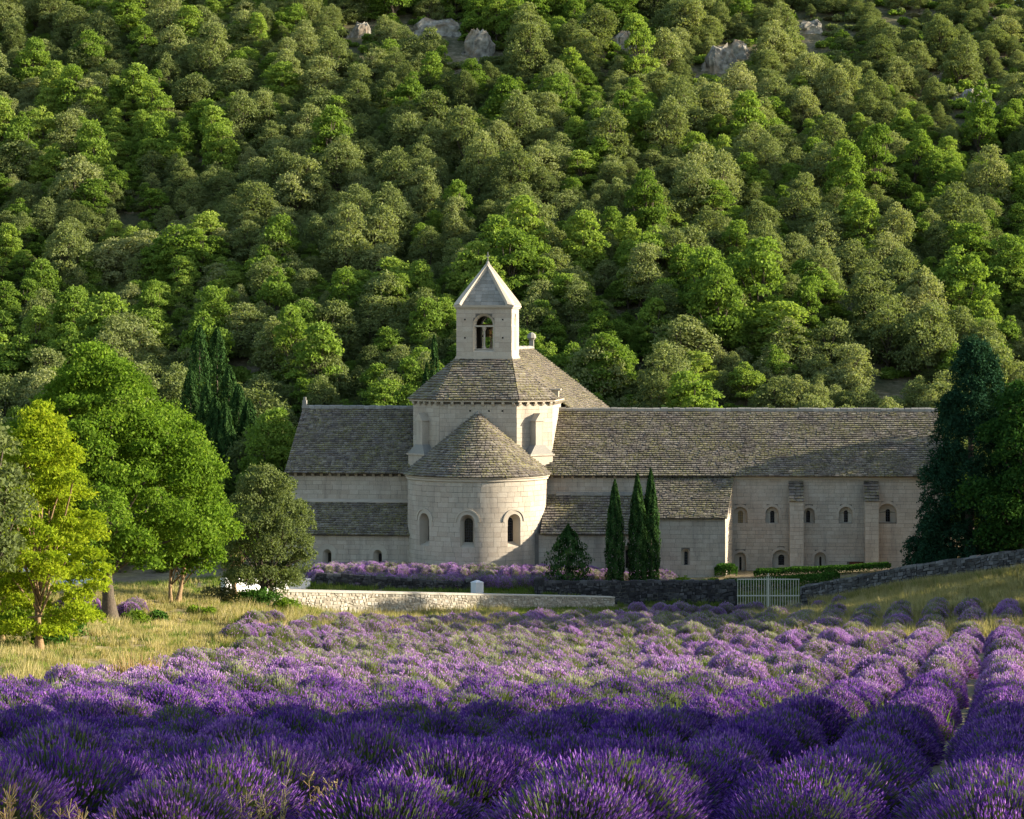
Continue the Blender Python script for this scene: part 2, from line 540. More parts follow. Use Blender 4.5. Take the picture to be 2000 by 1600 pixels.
def grid_mesh(name, xs, ys, zf, mat):
    X, Y = np.meshgrid(xs, ys)
    V = np.stack([X, Y, zf(X, Y)], -1).reshape(-1, 3)
    nx, ny = len(xs), len(ys)
    i = np.arange(ny - 1)[:, None] * nx
    j = np.arange(nx - 1)[None, :]
    Q = np.stack([i + j, i + j + 1, i + nx + j + 1, i + nx + j], -1).reshape(-1, 4)
    return mesh(name, V, [Q], [mat], smooth=True)


xs = np.concatenate([np.linspace(-500, -60, 16), np.arange(-55, -34, 2.5), np.arange(-34, 40, 0.8), np.arange(40, 60, 2.5), np.linspace(62, 500, 16)])
ys = np.concatenate([np.linspace(-200, 0, 12), np.arange(4, 180.01, 0.8)])
ys[-1] = 180.0
tag(link('ground', grid_mesh('ground', xs, ys, ground_z, M['ground'])), 'dry turf and soil of the field and garden in front of the abbey', None, None, 'structure')
ys2 = np.concatenate([np.arange(180, 340, 2.0), np.linspace(340, 700, 20)])
tag(link('hillside', grid_mesh('hillside', xs, ys2, hill_z, M['hill'])), 'steep stony wooded hillside rising behind the abbey', None, None, 'structure')


# ------------------------------------------------------------------ masonry helpers (all in a building's own frame: u right, v back, z up)
class Frame:
    def __init__(s, name, loc, rot):
        s.root = link(name, None, None, loc, math.radians(rot))
        s.zb = loc[2]

    def put(s, name, mb, mats, parent=None, kind=None, smooth=False):
        for V in mb.V:
            V[:, 2] -= s.zb
        o = link(name, mb.build(name, mats, smooth), parent or s.root)
        if kind:
            o['kind'] = kind
        return o


class Hole:
    """arched opening: centre u, half width, sill z, spring z (arch radius = half width)"""

    def __init__(s, c, hw, sill, spring, rise=None):
        s.c, s.hw, s.sill, s.spring = c, hw, sill, spring
        s.rise = hw if rise is None else rise

    def outline(s, n=12, grow=0.0):
        hw = s.hw + grow
        r = s.rise + grow
        p = [(s.c - hw, s.sill - grow), (s.c + hw, s.sill - grow)]
        for k in range(n + 1):
            a = PI * k / n
            p.append((s.c + hw * math.cos(a), s.spring + r * math.sin(a)))
        return p

    def half_at(s, z0, z1, grow):
        m = (z0 + z1) / 2
        if m <= s.sill or m >= s.spring + s.rise + grow:
            return 0
        if z1 <= s.spring:
            return s.hw
        if m <= s.spring:
            return s.hw + grow
        q = (m - s.spring) / (s.rise + grow)
        return max((s.hw + grow) * math.sqrt(max(0, 1 - q * q)), s.hw * math.sqrt(max(0, 1 - min(1, max(0, z0 - s.spring) / s.rise) ** 2)))


class RectHole(Hole):
    def __init__(s, c, hw, z0, z1):
        super().__init__(c, hw, z0, z1, 0.001)

    def outline(s, n=0, grow=0.0):
        return [(s.c - s.hw, s.sill), (s.c + s.hw, s.sill), (s.c + s.hw, s.spring), (s.c - s.hw, s.spring)]


def plane_map(v0, flip=1):
    return lambda u, z, d: np.stack([u, v0 - d * flip + 0 * u, z], -1)


def seg_map(p0, p1):
    """wall running from p0 to p1 in plan, outside on the right of the direction of travel"""
    p0 = np.array(p0, float); p1 = np.array(p1, float)
    t = (p1 - p0) / np.linalg.norm(p1 - p0)
    n = np.array([t[1], -t[0]])
    return lambda u, z, d: np.stack([p0[0] + t[0] * u + n[0] * d, p0[1] + t[1] * u + n[1] * d, z], -1)


def wall_sheet(mb, u0, u1, z0, z1, holes, mp, step=0.45, tint=0.5, d=0.0):
    """wall surface with real openings"""
    pts, edges = [], []

    def loop(p):
        s = len(pts)
        pts.extend(Vector(q) for q in p)
        edges.extend((s + i, s + (i + 1) % len(p)) for i in range(len(p)))
    loop([(u0, z0), (u1, z0), (u1, z1), (u0, z1)])
    for h in holes:
        loop(h.outline())
    for a in np.arange(u0 + step, u1 - 0.01, step):
        for b in np.linspace(z0, z1, max(2, int((z1 - z0) / 1.2)))[1:-1]:
            if not any(abs(a - h.c) < h.hw + 0.08 and h.sill - .1 < b < h.spring + h.rise + .1 for h in holes):
                pts.append(Vector((a, b)))
    v, e, f, _, _, _ = delaunay_2d_cdt(pts, edges, [], 0, 1e-5)
    v = np.array([(q.x, q.y) for q in v])
    T = []
    for t in f:
        c = v[list(t)].mean(0)
        inside = False
        for h in holes:
            if abs(c[0] - h.c) < h.hw and c[1] > h.sill:
                if c[1] < h.spring or ((c[0] - h.c) / h.hw) ** 2 + ((c[1] - h.spring) / max(h.rise, 1e-6)) ** 2 < 1:
                    inside = True
        if not inside:
            T.append(list(t))
    P = mp(v[:, 0], v[:, 1], np.full(len(v), d))
    mb.add(P, T=np.array(T), tint=tint)


def reveal(mb, h, inner, depth, mp, d0=0.0, tint=0.6):
    """splayed reveal from the opening to a smaller inner outline"""
    a = np.array(h.outline()); b = np.array(inner.outline())
    n = len(a)
    Pa = mp(a[:, 0], a[:, 1], np.full(n, d0))
    Pb = mp(b[:, 0], b[:, 1], np.full(n, -depth))
    i = np.arange(n)
    j = (i + 1) % n
    mb.add(np.concatenate([Pa, Pb]), Q=np.stack([i, j, j + n, i + n], -1), tint=tint)


def fill(mb, h, depth, mp, tint=0.5):
    a = np.array(h.outline())
    c = a.mean(0)[None]
    v = np.concatenate([a, c])
    n = len(a)
    i = np.arange(n)
    mb.add(mp(v[:, 0], v[:, 1], np.full(n + 1, -depth)), T=np.stack([i, (i + 1) % n, np.full(n, n)], -1), tint=tint)


def arch_ring(mb, h, r_in, r_out, proud, mp, legs=0.0, n=14, tint=0.6, d0=0.0):
    """projecting arched band over an opening"""
    prof = []
    if legs:
        prof.append((1.0, 0.0, -legs))
    for k in range(n + 1):
        a = PI * k / n
        prof.append((math.cos(a), math.sin(a), 0))
    if legs:
        prof.append((-1.0, 0.0, -legs))
    rows = []
    for r, d in ((r_in, d0 - 0.02), (r_in, proud), (r_out, proud), (r_out, d0 - 0.02)):
        u = np.array([h.c + r * p[0] for p in prof]); z = np.array([h.spring + r * p[1] + p[2] for p in prof])
        rows.append(mp(u, z, np.full(len(prof), d)))
    m = len(prof)
    Q = []
    for a in range(3):
        for i in range(m - 1):
            Q.append((a * m + i, a * m + i + 1, (a + 1) * m + i + 1, (a + 1) * m + i))
    Q.append((0, m, 2 * m, 3 * m)); Q.append((m - 1, 4 * m - 1, 3 * m - 1, 2 * m - 1))
    mb.add(np.concatenate(rows), Q=np.array(Q), tint=tint)


def stones(u0, u1, z0, z1, mp, holes, ch=0.30, ln=(0.4, 0.8), gap=0.013, proud=0.022, grow=0.0, r=rng, seg=1):
    """list of ashlar blocks (8 corners each)"""
    out = []
    z = z0
    nrow = max(1, round((z1 - z0) / ch))
    hs = r.uniform(0.82, 1.18, nrow)
    hs = hs / hs.sum() * (z1 - z0)
    for hrow in hs:
        a, b = z, z + hrow
        z = b
        cuts = [(u0, u1)]
        for h in holes:
            w = h.half_at(a, b, grow)
            if w > 0:
                nc = []
                for p, q in cuts:
                    if h.c + w <= p or h.c - w >= q:
                        nc.append((p, q))
                    else:
                        if h.c - w - p > 0.08:
                            nc.append((p, h.c - w))
                        if q - h.c - w > 0.08:
                            nc.append((h.c + w, q))
                cuts = nc
        for p, q in cuts:
            x = p
            first = True
            while x < q - 1e-6:
                l = r.uniform(*ln) * (0.6 if first and r.random() < .5 else 1)
                first = False
                if q - x - l < ln[0] * 0.6:
                    l = q - x
                uu = np.array([x + gap / 2, x + l - gap / 2])
                x += l
                g = gap / 2
                pr = proud + r.uniform(-0.004, 0.006)
                jz = r.uniform(-0.004, 0.004)
                if seg > 1:
                    ug = np.linspace(uu[0], uu[1], seg + 1)
                    za_, zb2 = np.full(seg + 1, a + g + jz), np.full(seg + 1, b - g + jz)
                    P = np.concatenate([mp(ug, za_, np.full(seg + 1, -0.03)), mp(ug, zb2, np.full(seg + 1, -0.03)), mp(ug, za_, np.full(seg + 1, pr)), mp(ug, zb2, np.full(seg + 1, pr))])
                    out.append((P, r.random()))
                    continue
                U = np.array([uu[0], uu[1], uu[1], uu[0]])
                zz = np.array([a + g + jz, a + g + jz, b - g + jz, b - g + jz])
                P = np.concatenate([mp(U, zz, np.full(4, -0.03)), mp(U, zz, np.full(4, pr))])
                out.append((P, r.random()))
    return out


HEXS = np.array([[4, 5, 6, 7], [0, 1, 5, 4], [1, 2, 6, 5], [2, 3, 7, 6], [3, 0, 4, 7]])


def seg_faces(n):
    k = n + 1
    Q = []
    for i in range(n):
        Q += [[2 * k + i, 2 * k + i + 1, 3 * k + i + 1, 3 * k + i], [i, i + 1, 2 * k + i + 1, 2 * k + i], [3 * k + i, 3 * k + i + 1, k + i + 1, k + i]]
    return np.array(Q + [[0, 2 * k, 3 * k, k], [n, k + n, 3 * k + n, 2 * k + n]])


def lay_stones(fr, lst, parent, single=0, mat=None, name='stone', joined='stonework'):
    """the first `single` blocks are objects of their own, the rest one joined part"""
    mat = mat or M['ashlar']
    for P, t in lst[:single]:
        mb = MB()
        c = P.mean(0)
        mb.add(P - c, Q=HEXS if len(P) == 8 else seg_faces(len(P) // 4 - 1), tint=t)
        o = link(name, mb.build(name, mat), parent, (c[0], c[1], c[2] - fr.zb))
    if len(lst) > single:
        mb = MB()
        for P, t in lst[single:]:
            mb.add(P, Q=HEXS if len(P) == 8 else seg_faces(len(P) // 4 - 1), tint=t)
        fr.put(joined, mb, mat, parent, 'stuff')


def slabs(P00, P10, P01, P11, row=0.215, wid=(0.15, 0.34), th=0.09, r=rng, wob=0.03, curve=None):
    """overlapping roof slabs on the patch eave P00-P10, top P01-P11 (curve maps u,t -> point instead of bilinear)"""
    P00, P10, P01, P11 = [np.array(p, float) for p in (P00, P10, P01, P11)]
    if curve is None:
        def curve(a, t):
            a = np.asarray(a)[:, None]; t = np.asarray(t)[:, None]
            return (P00 * (1 - a) + P10 * a) * (1 - t) + (P01 * (1 - a) + P11 * a) * t
    L = np.linalg.norm(curve([0.5], [1.0])[0] - curve([0.5], [0.0])[0])
    n = max(1, round(L / row))
    ph = r.uniform(0, 6.3, 4)
    Vs, ts = [], []
    for k in range(n):
        t0 = k / n
        t1 = min(1.0, (k + 1.35) / n)
        W = np.linalg.norm(curve([1.0], [t0])[0] - curve([0.0], [t0])[0])
        if W < 0.05:
            continue
        if callable(getattr(curve, 'width', None)):
            W = curve.width(t0)
        rowt = r.beta(2, 2)
        a = 0.0
        while a < 1:
            w = r.uniform(*wid) / W
            if 1 - a - w < 0.5 * wid[0] / W:
                w = 1 - a
            b = min(1.0, a + w)
            jit = (wob * math.sin(a * W * 0.9 + ph[0] + k * .2) * .5 + r.uniform(-.35, .35) * wob) / L
            tt0 = max(-0.02, t0 + jit)
            g = 0.012 / W
            aa = np.array([a + g, b - g, b - g, a + g])
            tt = np.array([tt0, tt0, t1, t1])
            P = curve(aa, tt)
            nrm = np.cross(P[1] - P[0], P[3] - P[0])
            ln_ = np.linalg.norm(nrm)
            a = b
            if ln_ < 1e-6:
                continue
            nrm /= ln_
            h = th * r.uniform(0.75, 1.35)
            up = np.array([h + .02, h + .02, 0.012, 0.012]) + r.uniform(-.007, .007, 4)
            top = P + nrm[None] * up[:, None]
            bot = P + nrm[None] * (up - h)[:, None]
            Vs.append(np.concatenate([bot, top]))
            ts.append(.78 * r.beta(1.6, 1.6) + .22 * rowt)
    return Vs, ts


def roof(fr, parent, name, patches, tile_kw=None, base=True):
    """roof part with a base sheet and joined slabs; patches are (P00,P10,P01,P11) or dicts with a curve"""
    kw = tile_kw or {}
    mbb = MB()
    mbt = MB()
    for p in patches:
        c = p.get('curve') if isinstance(p, dict) else None
        q = p['quad'] if isinstance(p, dict) else p
        Vs, ts = slabs(*q, curve=c, **kw)
        for V, t in zip(Vs, ts):
            mbt.add(V, Q=HEXS, tint=t)
        if c is None:
            mbb.add(np.array([q[0], q[1], q[3], q[2]], float), Q=[[0, 1, 2, 3]])
        else:
            A = np.linspace(0, 1, 33)
            mbb.add(np.concatenate([c(A, np.zeros(33)), c(A, np.ones(33))]), Q=[[i, i + 1, 34 + i, 33 + i] for i in range(32)])
    ro = fr.put(name, mbb, M['roof_base'], parent)
    fr.put('roof_slabs', mbt, M['tile'], ro, 'stuff')
    return ro


def cap_stones(fr, parent, A, B, n, half=0.17, h=0.14, name='ridge_stone', mat=None):
    """row of separate capping stones along a ridge or hip"""
    A = np.array(A, float); B = np.array(B, float)
    d = (B - A)
    L = np.linalg.norm(d)
    d /= L
    s = np.cross(d, (0, 0, 1.0)); s /= np.linalg.norm(s)
    up = np.cross(s, d)
    w = rng.uniform(0.8, 1.2, n); w = w / w.sum() * L
    x = 0
    for k in range(n):
        p = A + d * (x + .008); q = A + d * (x + w[k] - .008)
        x += w[k]
        hh = h * rng.uniform(.85, 1.15)
        mb = MB()
        prof = [(-half, -.10), (half, -.10), (half * .8, hh * .6), (half * .3, hh), (-half * .3, hh), (-half * .8, hh * .6)]
        V = [e + s * a + up * b for e in (p, q) for a, b in prof]
        c = np.mean(V, 0)
        mb.add(np.array(V) - c, Q=[[i, (i + 1) % 6, 6 + (i + 1) % 6, 6 + i] for i in range(6)] + [[0, 1, 2, 5], [2, 3, 4, 5], [6, 11, 8, 7], [8, 11, 10, 9]], tint=rng.random())
        link(name, mb.build(name, mat or M['spire']), parent, (c[0], c[1], c[2] - fr.zb))


def brackets(fr, parent, mp, us, ztop, w=0.16, h=0.22, out=0.2):
    for u in us:
        mb = MB()
        U = np.array([u - w / 2, u + w / 2])
        V = []
        for d0, z in ((-.02, ztop), (out, ztop), (out, ztop - h * .45), (out * .45, ztop - h), (-.02, ztop - h)):
            V.append(mp(U, np.array([z, z]), np.array([d0, d0])))
        V = np.concatenate(V)
        c = V.mean(0)
        Q = [[2 * i, 2 * i + 1, 2 * i + 3, 2 * i + 2] for i in range(4)] + [[8, 9, 1, 0]]
        mb.add(V - c, Q=np.array(Q), T=[[0, 2, 4], [0, 4, 6], [0, 6, 8], [1, 5, 3], [1, 7, 5], [1, 9, 7]], tint=.6)
        link('bracket', mb.build('bracket', M['dressed']), parent, (c[0], c[1], c[2] - fr.zb))


def window(fr, parent, mp, outer, inner, depth, lattice=(3, 7), pane=None, sill=True, hood=None, name='window', d0=0.0):
    """recessed arched window: surround (part) > pane, lead lattice, hood"""
    mb = MB()
    reveal(mb, outer, inner, depth, mp, d0)
    w = fr.put(name, mb, M['dressed'], parent)
    mb = MB()
    fill(mb, Hole(inner.c, inner.hw + .02, inner.sill - .02, inner.spring), depth + .03, mp)
    fr.put('pane', mb, pane or M['glass'], w)
    if lattice:
        mb = MB()
        nx, nz = lattice
        top = inner.spring + inner.rise
        for k in range(1, nx + 1):
            u = inner.c - inner.hw + 2 * inner.hw * k / (nx + 1)
            zt = inner.spring + math.sqrt(max(0, inner.hw ** 2 - (u - inner.c) ** 2))
            U = np.array([u - .008, u + .008, u + .008, u - .008])
            Z = np.array([inner.sill, inner.sill, zt, zt])
            mb.add(mp(U, Z, np.full(4, -depth + .0)), Q=[[0, 1, 2, 3]])
        for k in range(1, nz + 1):
            z = inner.sill + (top - inner.sill) * k / (nz + 1)
            hw = inner.hw if z < inner.spring else math.sqrt(max(0, inner.hw ** 2 - (z - inner.spring) ** 2))
            U = np.array([inner.c - hw, inner.c + hw, inner.c + hw, inner.c - hw])
            Z = np.array([z - .008, z - .008, z + .008, z + .008])
            mb.add(mp(U, Z, np.full(4, -depth + .004)), Q=[[0, 1, 2, 3]])
        fr.put('lattice', mb, M['lead'], w)
    if hood:
        mb = MB()
        arch_ring(mb, outer, outer.hw + .001, hood[0] - .1, .033, mp, .32, d0=d0)
        arch_ring(mb, outer, hood[0] - .1, hood[0], hood[1], mp, 0, d0=d0)
        fr.put('hood_mould', mb, M['dressed'], w)
    return w


# ------------------------------------------------------------------ abbey church
CH = Frame('abbey_church', (-2.16, 161.0, -15.4), -7.5)
R0 = CH.root
tag(R0, 'pale limestone abbey church with round apse, square bell tower and stone slab roofs', 'church')
AR = 4.4


def apse_map(u, z, d):
    a = u / AR
    rr = AR - 0.022 + d
    return np.stack([rr * np.sin(a), -rr * np.cos(a), z], -1)


wo, wi = [], []
for deg in (-40.5, 0, 39):
    c = math.radians(deg) * AR
    wo.append(Hole(c, 0.46, -12.87, -11.28))
    wi.append(Hole(c, 0.30, -12.55, -11.36))
UA = math.radians(97) * AR
mb = MB()
wall_sheet(mb, -UA, UA, -15.6, -8.62, wo, apse_map, 0.3)
apse = CH.put('apse_wall', mb, M['mortar'])
for o_, i_ in zip(wo, wi):
    window(CH, R0, apse_map, o_, i_, 0.55, (3, 8), hood=(0.78, 0.085), d0=.022)
st = stones(-UA, UA, -15.4, -8.85, apse_map, wo, 0.30, (0.42, 0.78), grow=0.19, seg=4)
st.sort(key=lambda s: abs(math.atan2(s[0][:, 0].mean(), -s[0][:, 1].mean()) + .12) + (10 if s[0][:, 2].max() < -14.4 else 0))
lay_stones(CH, st, apse, 270)
mb = MB()                                  # moulded cornice ring under the cone
A = np.linspace(-math.radians(100), math.radians(100), 61)
prof = [(4.38, -8.87), (4.50, -8.80), (4.50, -8.70), (4.58, -8.64), (4.58, -8.55), (4.3, -8.55)]
V = np.array([(r_ * math.sin(a), -r_ * math.cos(a), z_) for r_, z_ in prof for a in A])
mb.add(V, Q=[[k * 61 + i, k * 61 + i + 1, (k + 1) * 61 + i + 1, (k + 1) * 61 + i] for k in range(5) for i in range(60)], tint=.55)
CH.put('cornice', mb, M['dressed'], apse, smooth=False)


def cone_curve(a, t):
    a = (np.asarray(a) * 2 - 1) * math.radians(104); t = np.asarray(t)
    rr = 4.66 * (1 - t) + 0.05 * t
    return np.stack([rr * np.sin(a), -rr * np.cos(a), -8.56 + t * 3.80], -1)


cone_curve.width = lambda t: (4.66 * (1 - t) + .05 * t) * math.radians(208)
roof(CH, R0, 'apse_roof', [dict(curve=cone_curve, quad=((0, 0, 0),) * 4)], dict(wid=(.18, .36), row=.225))
mb = MB()
mb.tube([(0, -.02, -4.95), (0, -.02, -4.72), (0, -.02, -4.6)], [.2, .13, .03], 8)
CH.put('roof_finial', mb, M['spire'])

# left transept: upper wall, chapel wall, roofs
UL = -12.35
pm = plane_map(0.9)
mb = MB()
wall_sheet(mb, UL, -4.0, -15.6, -8.6, [], pm, 2)
tw = CH.put('transept_wall', mb, M['mortar'])
lay_stones(CH, stones(UL, -4.3, -10.9, -8.8, pm, [], .30, (.4, .8)), tw)
gm = seg_map((UL, 11.0), (UL, 0.9))
mb = MB()
mb.add([(UL, .9, -15.6), (UL, 11.2, -15.6), (UL, 11.2, -8.6), (UL, 6.05, -4.62), (UL, .9, -8.6)], T=[[0, 4, 1], [1, 4, 2], [2, 4, 3]])
CH.put('gable_wall', mb, M['ashlar'], tw)
brackets(CH, tw, pm, np.arange(UL + .5, -4.4, .56), -8.62, .17, .2, .2)
mb = MB()
mb.box(UL - .1, -4.0, .62, .95, -8.62, -8.5)
CH.put('cornice', mb, M['dressed'], tw)
rl = roof(CH, R0, 'transept_roof', [((UL - .15, .42, -8.62), (-3.6, .42, -8.62), (UL - .15, 6.05, -4.62), (-3.6, 6.05, -4.62)),
                                    ((-3.6, 11.5, -8.62), (UL - .15, 11.5, -8.62), (-3.6, 6.05, -4.62), (UL - .15, 6.05, -4.62))])
cap_stones(CH, rl, (UL - .2, 6.05, -4.58), (-3.7, 6.05, -4.58), 20, .2, .15)
mb = MB()
mb.box(UL - .16, UL + .1, 5.9, 6.2, -4.5, -4.1)
mb.box(UL - .11, UL + .05, 5.97, 6.13, -4.1, -3.9)
CH.put('gable_finial', mb, M['spire'], rl)

pc = plane_map(-1.5)
hs = [Hole(-9.32, .28, -14.5, -13.55), Hole(-6.1, .28, -14.5, -13.55)]
hi_ = [Hole(-9.25, .1, -14.5, -13.62), Hole(-6.02, .1, -14.5, -13.62)]
mb = MB()
wall_sheet(mb, -12.0, -3.8, -15.6, -12.3, hs, pc, 2)
cw = CH.put('chapel_wall', mb, M['mortar'])
for a, b in zip(hs, hi_):
    window(CH, R0, pc, a, b, .4, None, hood=(.62, .05))
lay_stones(CH, stones(-12.0, -4.0, -15.4, -12.4, pc, hs, .29, (.38, .75)), cw)
mb = MB()
mb.add([(-12, -1.5, -15.6), (-12, 1, -15.6), (-12, 1, -10.5), (-12, -1.5, -12.3)], Q=[[0, 3, 2, 1]])
CH.put('end_wall', mb, M['ashlar'], cw)
roof(CH, R0, 'chapel_roof', [((-12.2, -1.78, -12.36), (-3.7, -1.78, -12.36), (-12.2, .9, -10.44), (-3.7, .9, -10.44))])
mb = MB()
mb.hexa([(-12.2, .72, -10.52), (-4.1, .72, -10.52), (-4.1, .92, -10.40), (-12.2, .92, -10.40), (-12.2, .72, -10.40), (-4.1, .72, -10.40), (-4.1, .92, -10.22), (-12.2, .92, -10.22)])
CH.put('flashing_course', mb, M['dressed'], tw)

# crossing: square with cut corners
h_, c_ = 4.45, 2.0
CV = 4.55                                   # centre depth
pl = [(-h_ + c_, -h_), (h_ - c_, -h_), (h_, -h_ + c_), (h_, h_ - c_), (h_ - c_, h_), (-h_ + c_, h_), (-h_, h_ - c_), (-h_, -h_ + c_)]
pl = [(a, b + CV) for a, b in pl]
mb = MB()
cross = None
sheets = []
for k in range(8):
    p, q = pl[k], pl[(k + 1) % 8]
    mp_ = seg_map(p, q)
    L = math.dist(p, q)
    sheets.append((mp_, L))
    wall_sheet(mb, 0, L, -9.5, -3.95, [], mp_, 2)
cross = CH.put('crossing_wall', mb, M['mortar'])
lst = []
for k in (7, 0, 1, 2):
    mp_, L = sheets[k]
    lst += stones(0, L, -9.5, -4.18, mp_, [], .30, (.45, .85), .011)
lay_stones(CH, lst, cross)
for k in (7, 0, 1, 2):
    mp_, L = sheets[k]
    nb = {7: 5, 0: 8, 1: 5, 2: 9}[k]
    brackets(CH, cross, mp_, np.linspace(.18, L - .18, nb), -4.02, .17, .26, .2)
mb = MB()
for k in range(8):
    p, q = np.array(pl[k]), np.array(pl[(k + 1) % 8])
    cc = np.array([0, CV])
    e = lambda x, s: cc + (x - cc) * s
    for (s0, s1, za, zb_) in ((.97, 1.055, -4.03, -3.88),):
        a, b = e(p, s0), e(q, s0)
        a2, b2 = e(p, s1), e(q, s1)
        mb.hexa([(*a2, za), (*b2, za), (*b, za), (*a, za), (*a2, zb_), (*b2, zb_), (*b, zb_), (*a, zb_)])
CH.put('cornice', mb, M['dressed'], cross)
# roof of the crossing: eight eave corners run up to the square tower base
tb = 1.78
tq = [(-tb, -tb), (tb, -tb), (tb, -tb), (tb, tb), (tb, tb), (-tb, tb), (-tb, tb), (-tb, -tb)]
pat = []
for k in range(8):
    p, q = np.array(pl[k]), np.array(pl[(k + 1) % 8])
    cc = np.array([0, CV])
    p = cc + (p - cc) * 1.075; q = cc + (q - cc) * 1.075
    a, b = tq[k], tq[(k + 1) % 8]
    pat.append(((*p, -3.92), (*q, -3.92), (a[0], a[1] + CV, -1.32), (b[0], b[1] + CV, -1.32)))
roof(CH, R0, 'crossing_roof', pat, dict(row=.225, wid=(.2, .38)))
mb = MB()                                   # drain block at the right corner of the eave
mb.box(4.3, 4.75, 3.2, 3.6, -3.85, -3.35)
mb.box(4.2, 4.9, 3.1, 3.7, -3.35, -3.25)
CH.put('drain_block', mb, M['dressed'], cross)

# corner piers standing on sloped plinths against the cut corners
for side in (-1, 1):
    p, q = (np.array(pl[7]), np.array(pl[0])) if side < 0 else (np.array(pl[1]), np.array(pl[2]))
    mp_ = seg_map(p, q)
    L = math.dist(p, q)
    m_ = L / 2
    mb = MB()
    hw = .30
    for za, zb_, w0, d0 in ((-7.0, -5.25, hw, .55),):
        U = np.array([m_ - w0, m_ + w0, m_ + w0, m_ - w0])
        mb.hexa(np.concatenate([mp_(U, np.full(4, za), np.array([d0, d0, -.02, -.02])), mp_(U, np.full(4, zb_), np.array([d0, d0, -.02, -.02]))]), .6)
    pr = CH.put('corner_pier', mb, M['ashlar'], cross)
    mb = MB()                               # gabled cap
    U = np.array([m_ - .38, m_ + .38, m_ + .38, m_ - .38, m_, m_])
    Z = np.array([-5.25, -5.25, -5.25, -5.25, -4.75, -4.75])
    D = np.array([.62, .62, -.02, -.02, .62, -.02])
    mb.add(mp_(U, Z, D), Q=[[0, 3, 2, 1], [1, 2, 5, 4], [3, 0, 4, 5]], T=[[0, 1, 4], [2, 3, 5]])
    CH.put('pier_cap', mb, M['dressed'], pr)
    mb = MB()                               # pyramid plinth and ledge
    b0 = [(m_ - .9, -.1), (m_ + .9, -.1), (m_ + .9, .8), (m_ - .9, .8)]
    t0 = [(m_ - .38, -.1), (m_ + .38, -.1), (m_ + .38, .60), (m_ - .38, .60)]
    Pb = np.concatenate([mp_(np.array([a]), np.array([-7.32]), np.array([b])) for a, b in b0])
    Pt = np.concatenate([mp_(np.array([a]), np.array([-6.75]), np.array([b])) for a, b in t0])
    mb.add(np.concatenate([Pb, Pt]), Q=MB.HEX, tint=.45)
    CH.put('sloped_plinth', mb, M['spire'], pr)
    mb = MB()
    for za, zb_, w0, d0 in ((-7.42, -7.32, .97, .87), (-9.6, -7.42, .88, .78)):
        U = np.array([m_ - w0, m_ + w0, m_ + w0, m_ - w0])
        mb.hexa(np.concatenate([mp_(U, np.full(4, za), np.array([d0, d0, -.1, -.1])), mp_(U, np.full(4, zb_), np.array([d0, d0, -.1, -.1]))]), .55)
    CH.put('pier_base', mb, M['ashlar'], pr)
# flat dark patches painted for the shade inside scaffold holes, crossing front
for (uu, zz) in ((2.1, -4.65), (2.95, -4.65), (.9, -4.65)):
    mb = MB()
    mp_, L = sheets[0]
    U = np.array([uu + 1.0, uu + 1.12, uu + 1.12, uu + 1.0])
    mb.add(mp_(U, np.array([zz, zz, zz + .11, zz + .11]), np.full(4, .03)), Q=[[0, 1, 2, 3]])
    CH.put('putlog_shade_patch', mb, M['glass'], cross)

# bell tower: four walls with arched bell openings, belfry seen through
tz0, tz1 = -1.75, 1.88
bell = None
mb = MB()
tw_h = Hole(0, .62, -.72, .72)
tsheets = []
tc = [(-tb, -tb), (tb, -tb), (tb, tb), (-tb, tb)]
tc = [(a, b + CV) for a, b in tc]
for k in range(4):
    p, q = tc[k], tc[(k + 1) % 4]
    mp_ = seg_map(p, q)
    ww = .70 if k in (0, 2) else .56
    hole = Hole(tb, ww, -.92, .84)
    tsheets.append((mp_, hole))
    wall_sheet(mb, 0, 2 * tb, tz0, tz1, [hole], mp_, 2)
bell = CH.put('bell_tower', mb, M['mortar'])
for k in range(4):
    mp_, hole = tsheets[k]
    if k in (0, 1):
        lay_stones(CH, stones(0, 2 * tb, tz0 + .02, tz1, mp_, [hole], .3, (.5, .95), .008, .016), bell)
    # recessed order, sill, lintel and colonnette
    mb = MB()
    inner = Hole(tb, hole.hw - .15, -.70, .84)
    reveal(mb, hole, inner, .16, mp_, .016)
    inn2 = Hole(tb, hole.hw - .155, -.705, .84)
    reveal(mb, inner, inn2, .55, mp_, -.16)
    wq = CH.put('bell_opening', mb, M['dressed'], bell)
    mb = MB()
    U = lambda a, b: np.array([tb + a, tb + b, tb + b, tb + a])
    for (a, b, z0_, z1_, d0, d1) in ((-hole.hw - .02, hole.hw + .02, .70, .80, -.06, -.34), (-hole.hw + .1, hole.hw - .1, -.80, -.69, -.1, -.5)):
        mb.hexa(np.concatenate([mp_(U(a, b), np.full(4, z0_), np.array([d0, d0, d1, d1])), mp_(U(a, b), np.full(4, z1_), np.array([d0, d0, d1, d1]))]), .6)
    CH.put('lintel', mb, M['dressed'], wq)
    mb = MB()
    c0 = mp_(np.array([tb]), np.array([0.]), np.array([-.22]))[0]
    zs = np.array([-.70, -.60, -.58, -.48, .36, .42, .57, .70])
    rs = np.array([.13, .13, .09, .065, .06, .07, .13, .15])
    mb.tube(np.stack([np.full(8, c0[0]), np.full(8, c0[1]), zs], -1), rs, 8)
    CH.put('colonnette', mb, M['dressed'], wq)
    if k == 0:
        for a in (-1.22, 1.22):  # flat dark squares stand for the shade inside putlog holes
            for z_ in (-.05, 1.12):
                mb = MB()
                mb.add(mp_(U(a - .05, a + .05), np.array([z_, z_, z_ + .1, z_ + .1]), np.full(4, .026)), Q=[[0, 1, 2, 3]])
                CH.put('putlog_shade_patch', mb, M['glass'], bell)
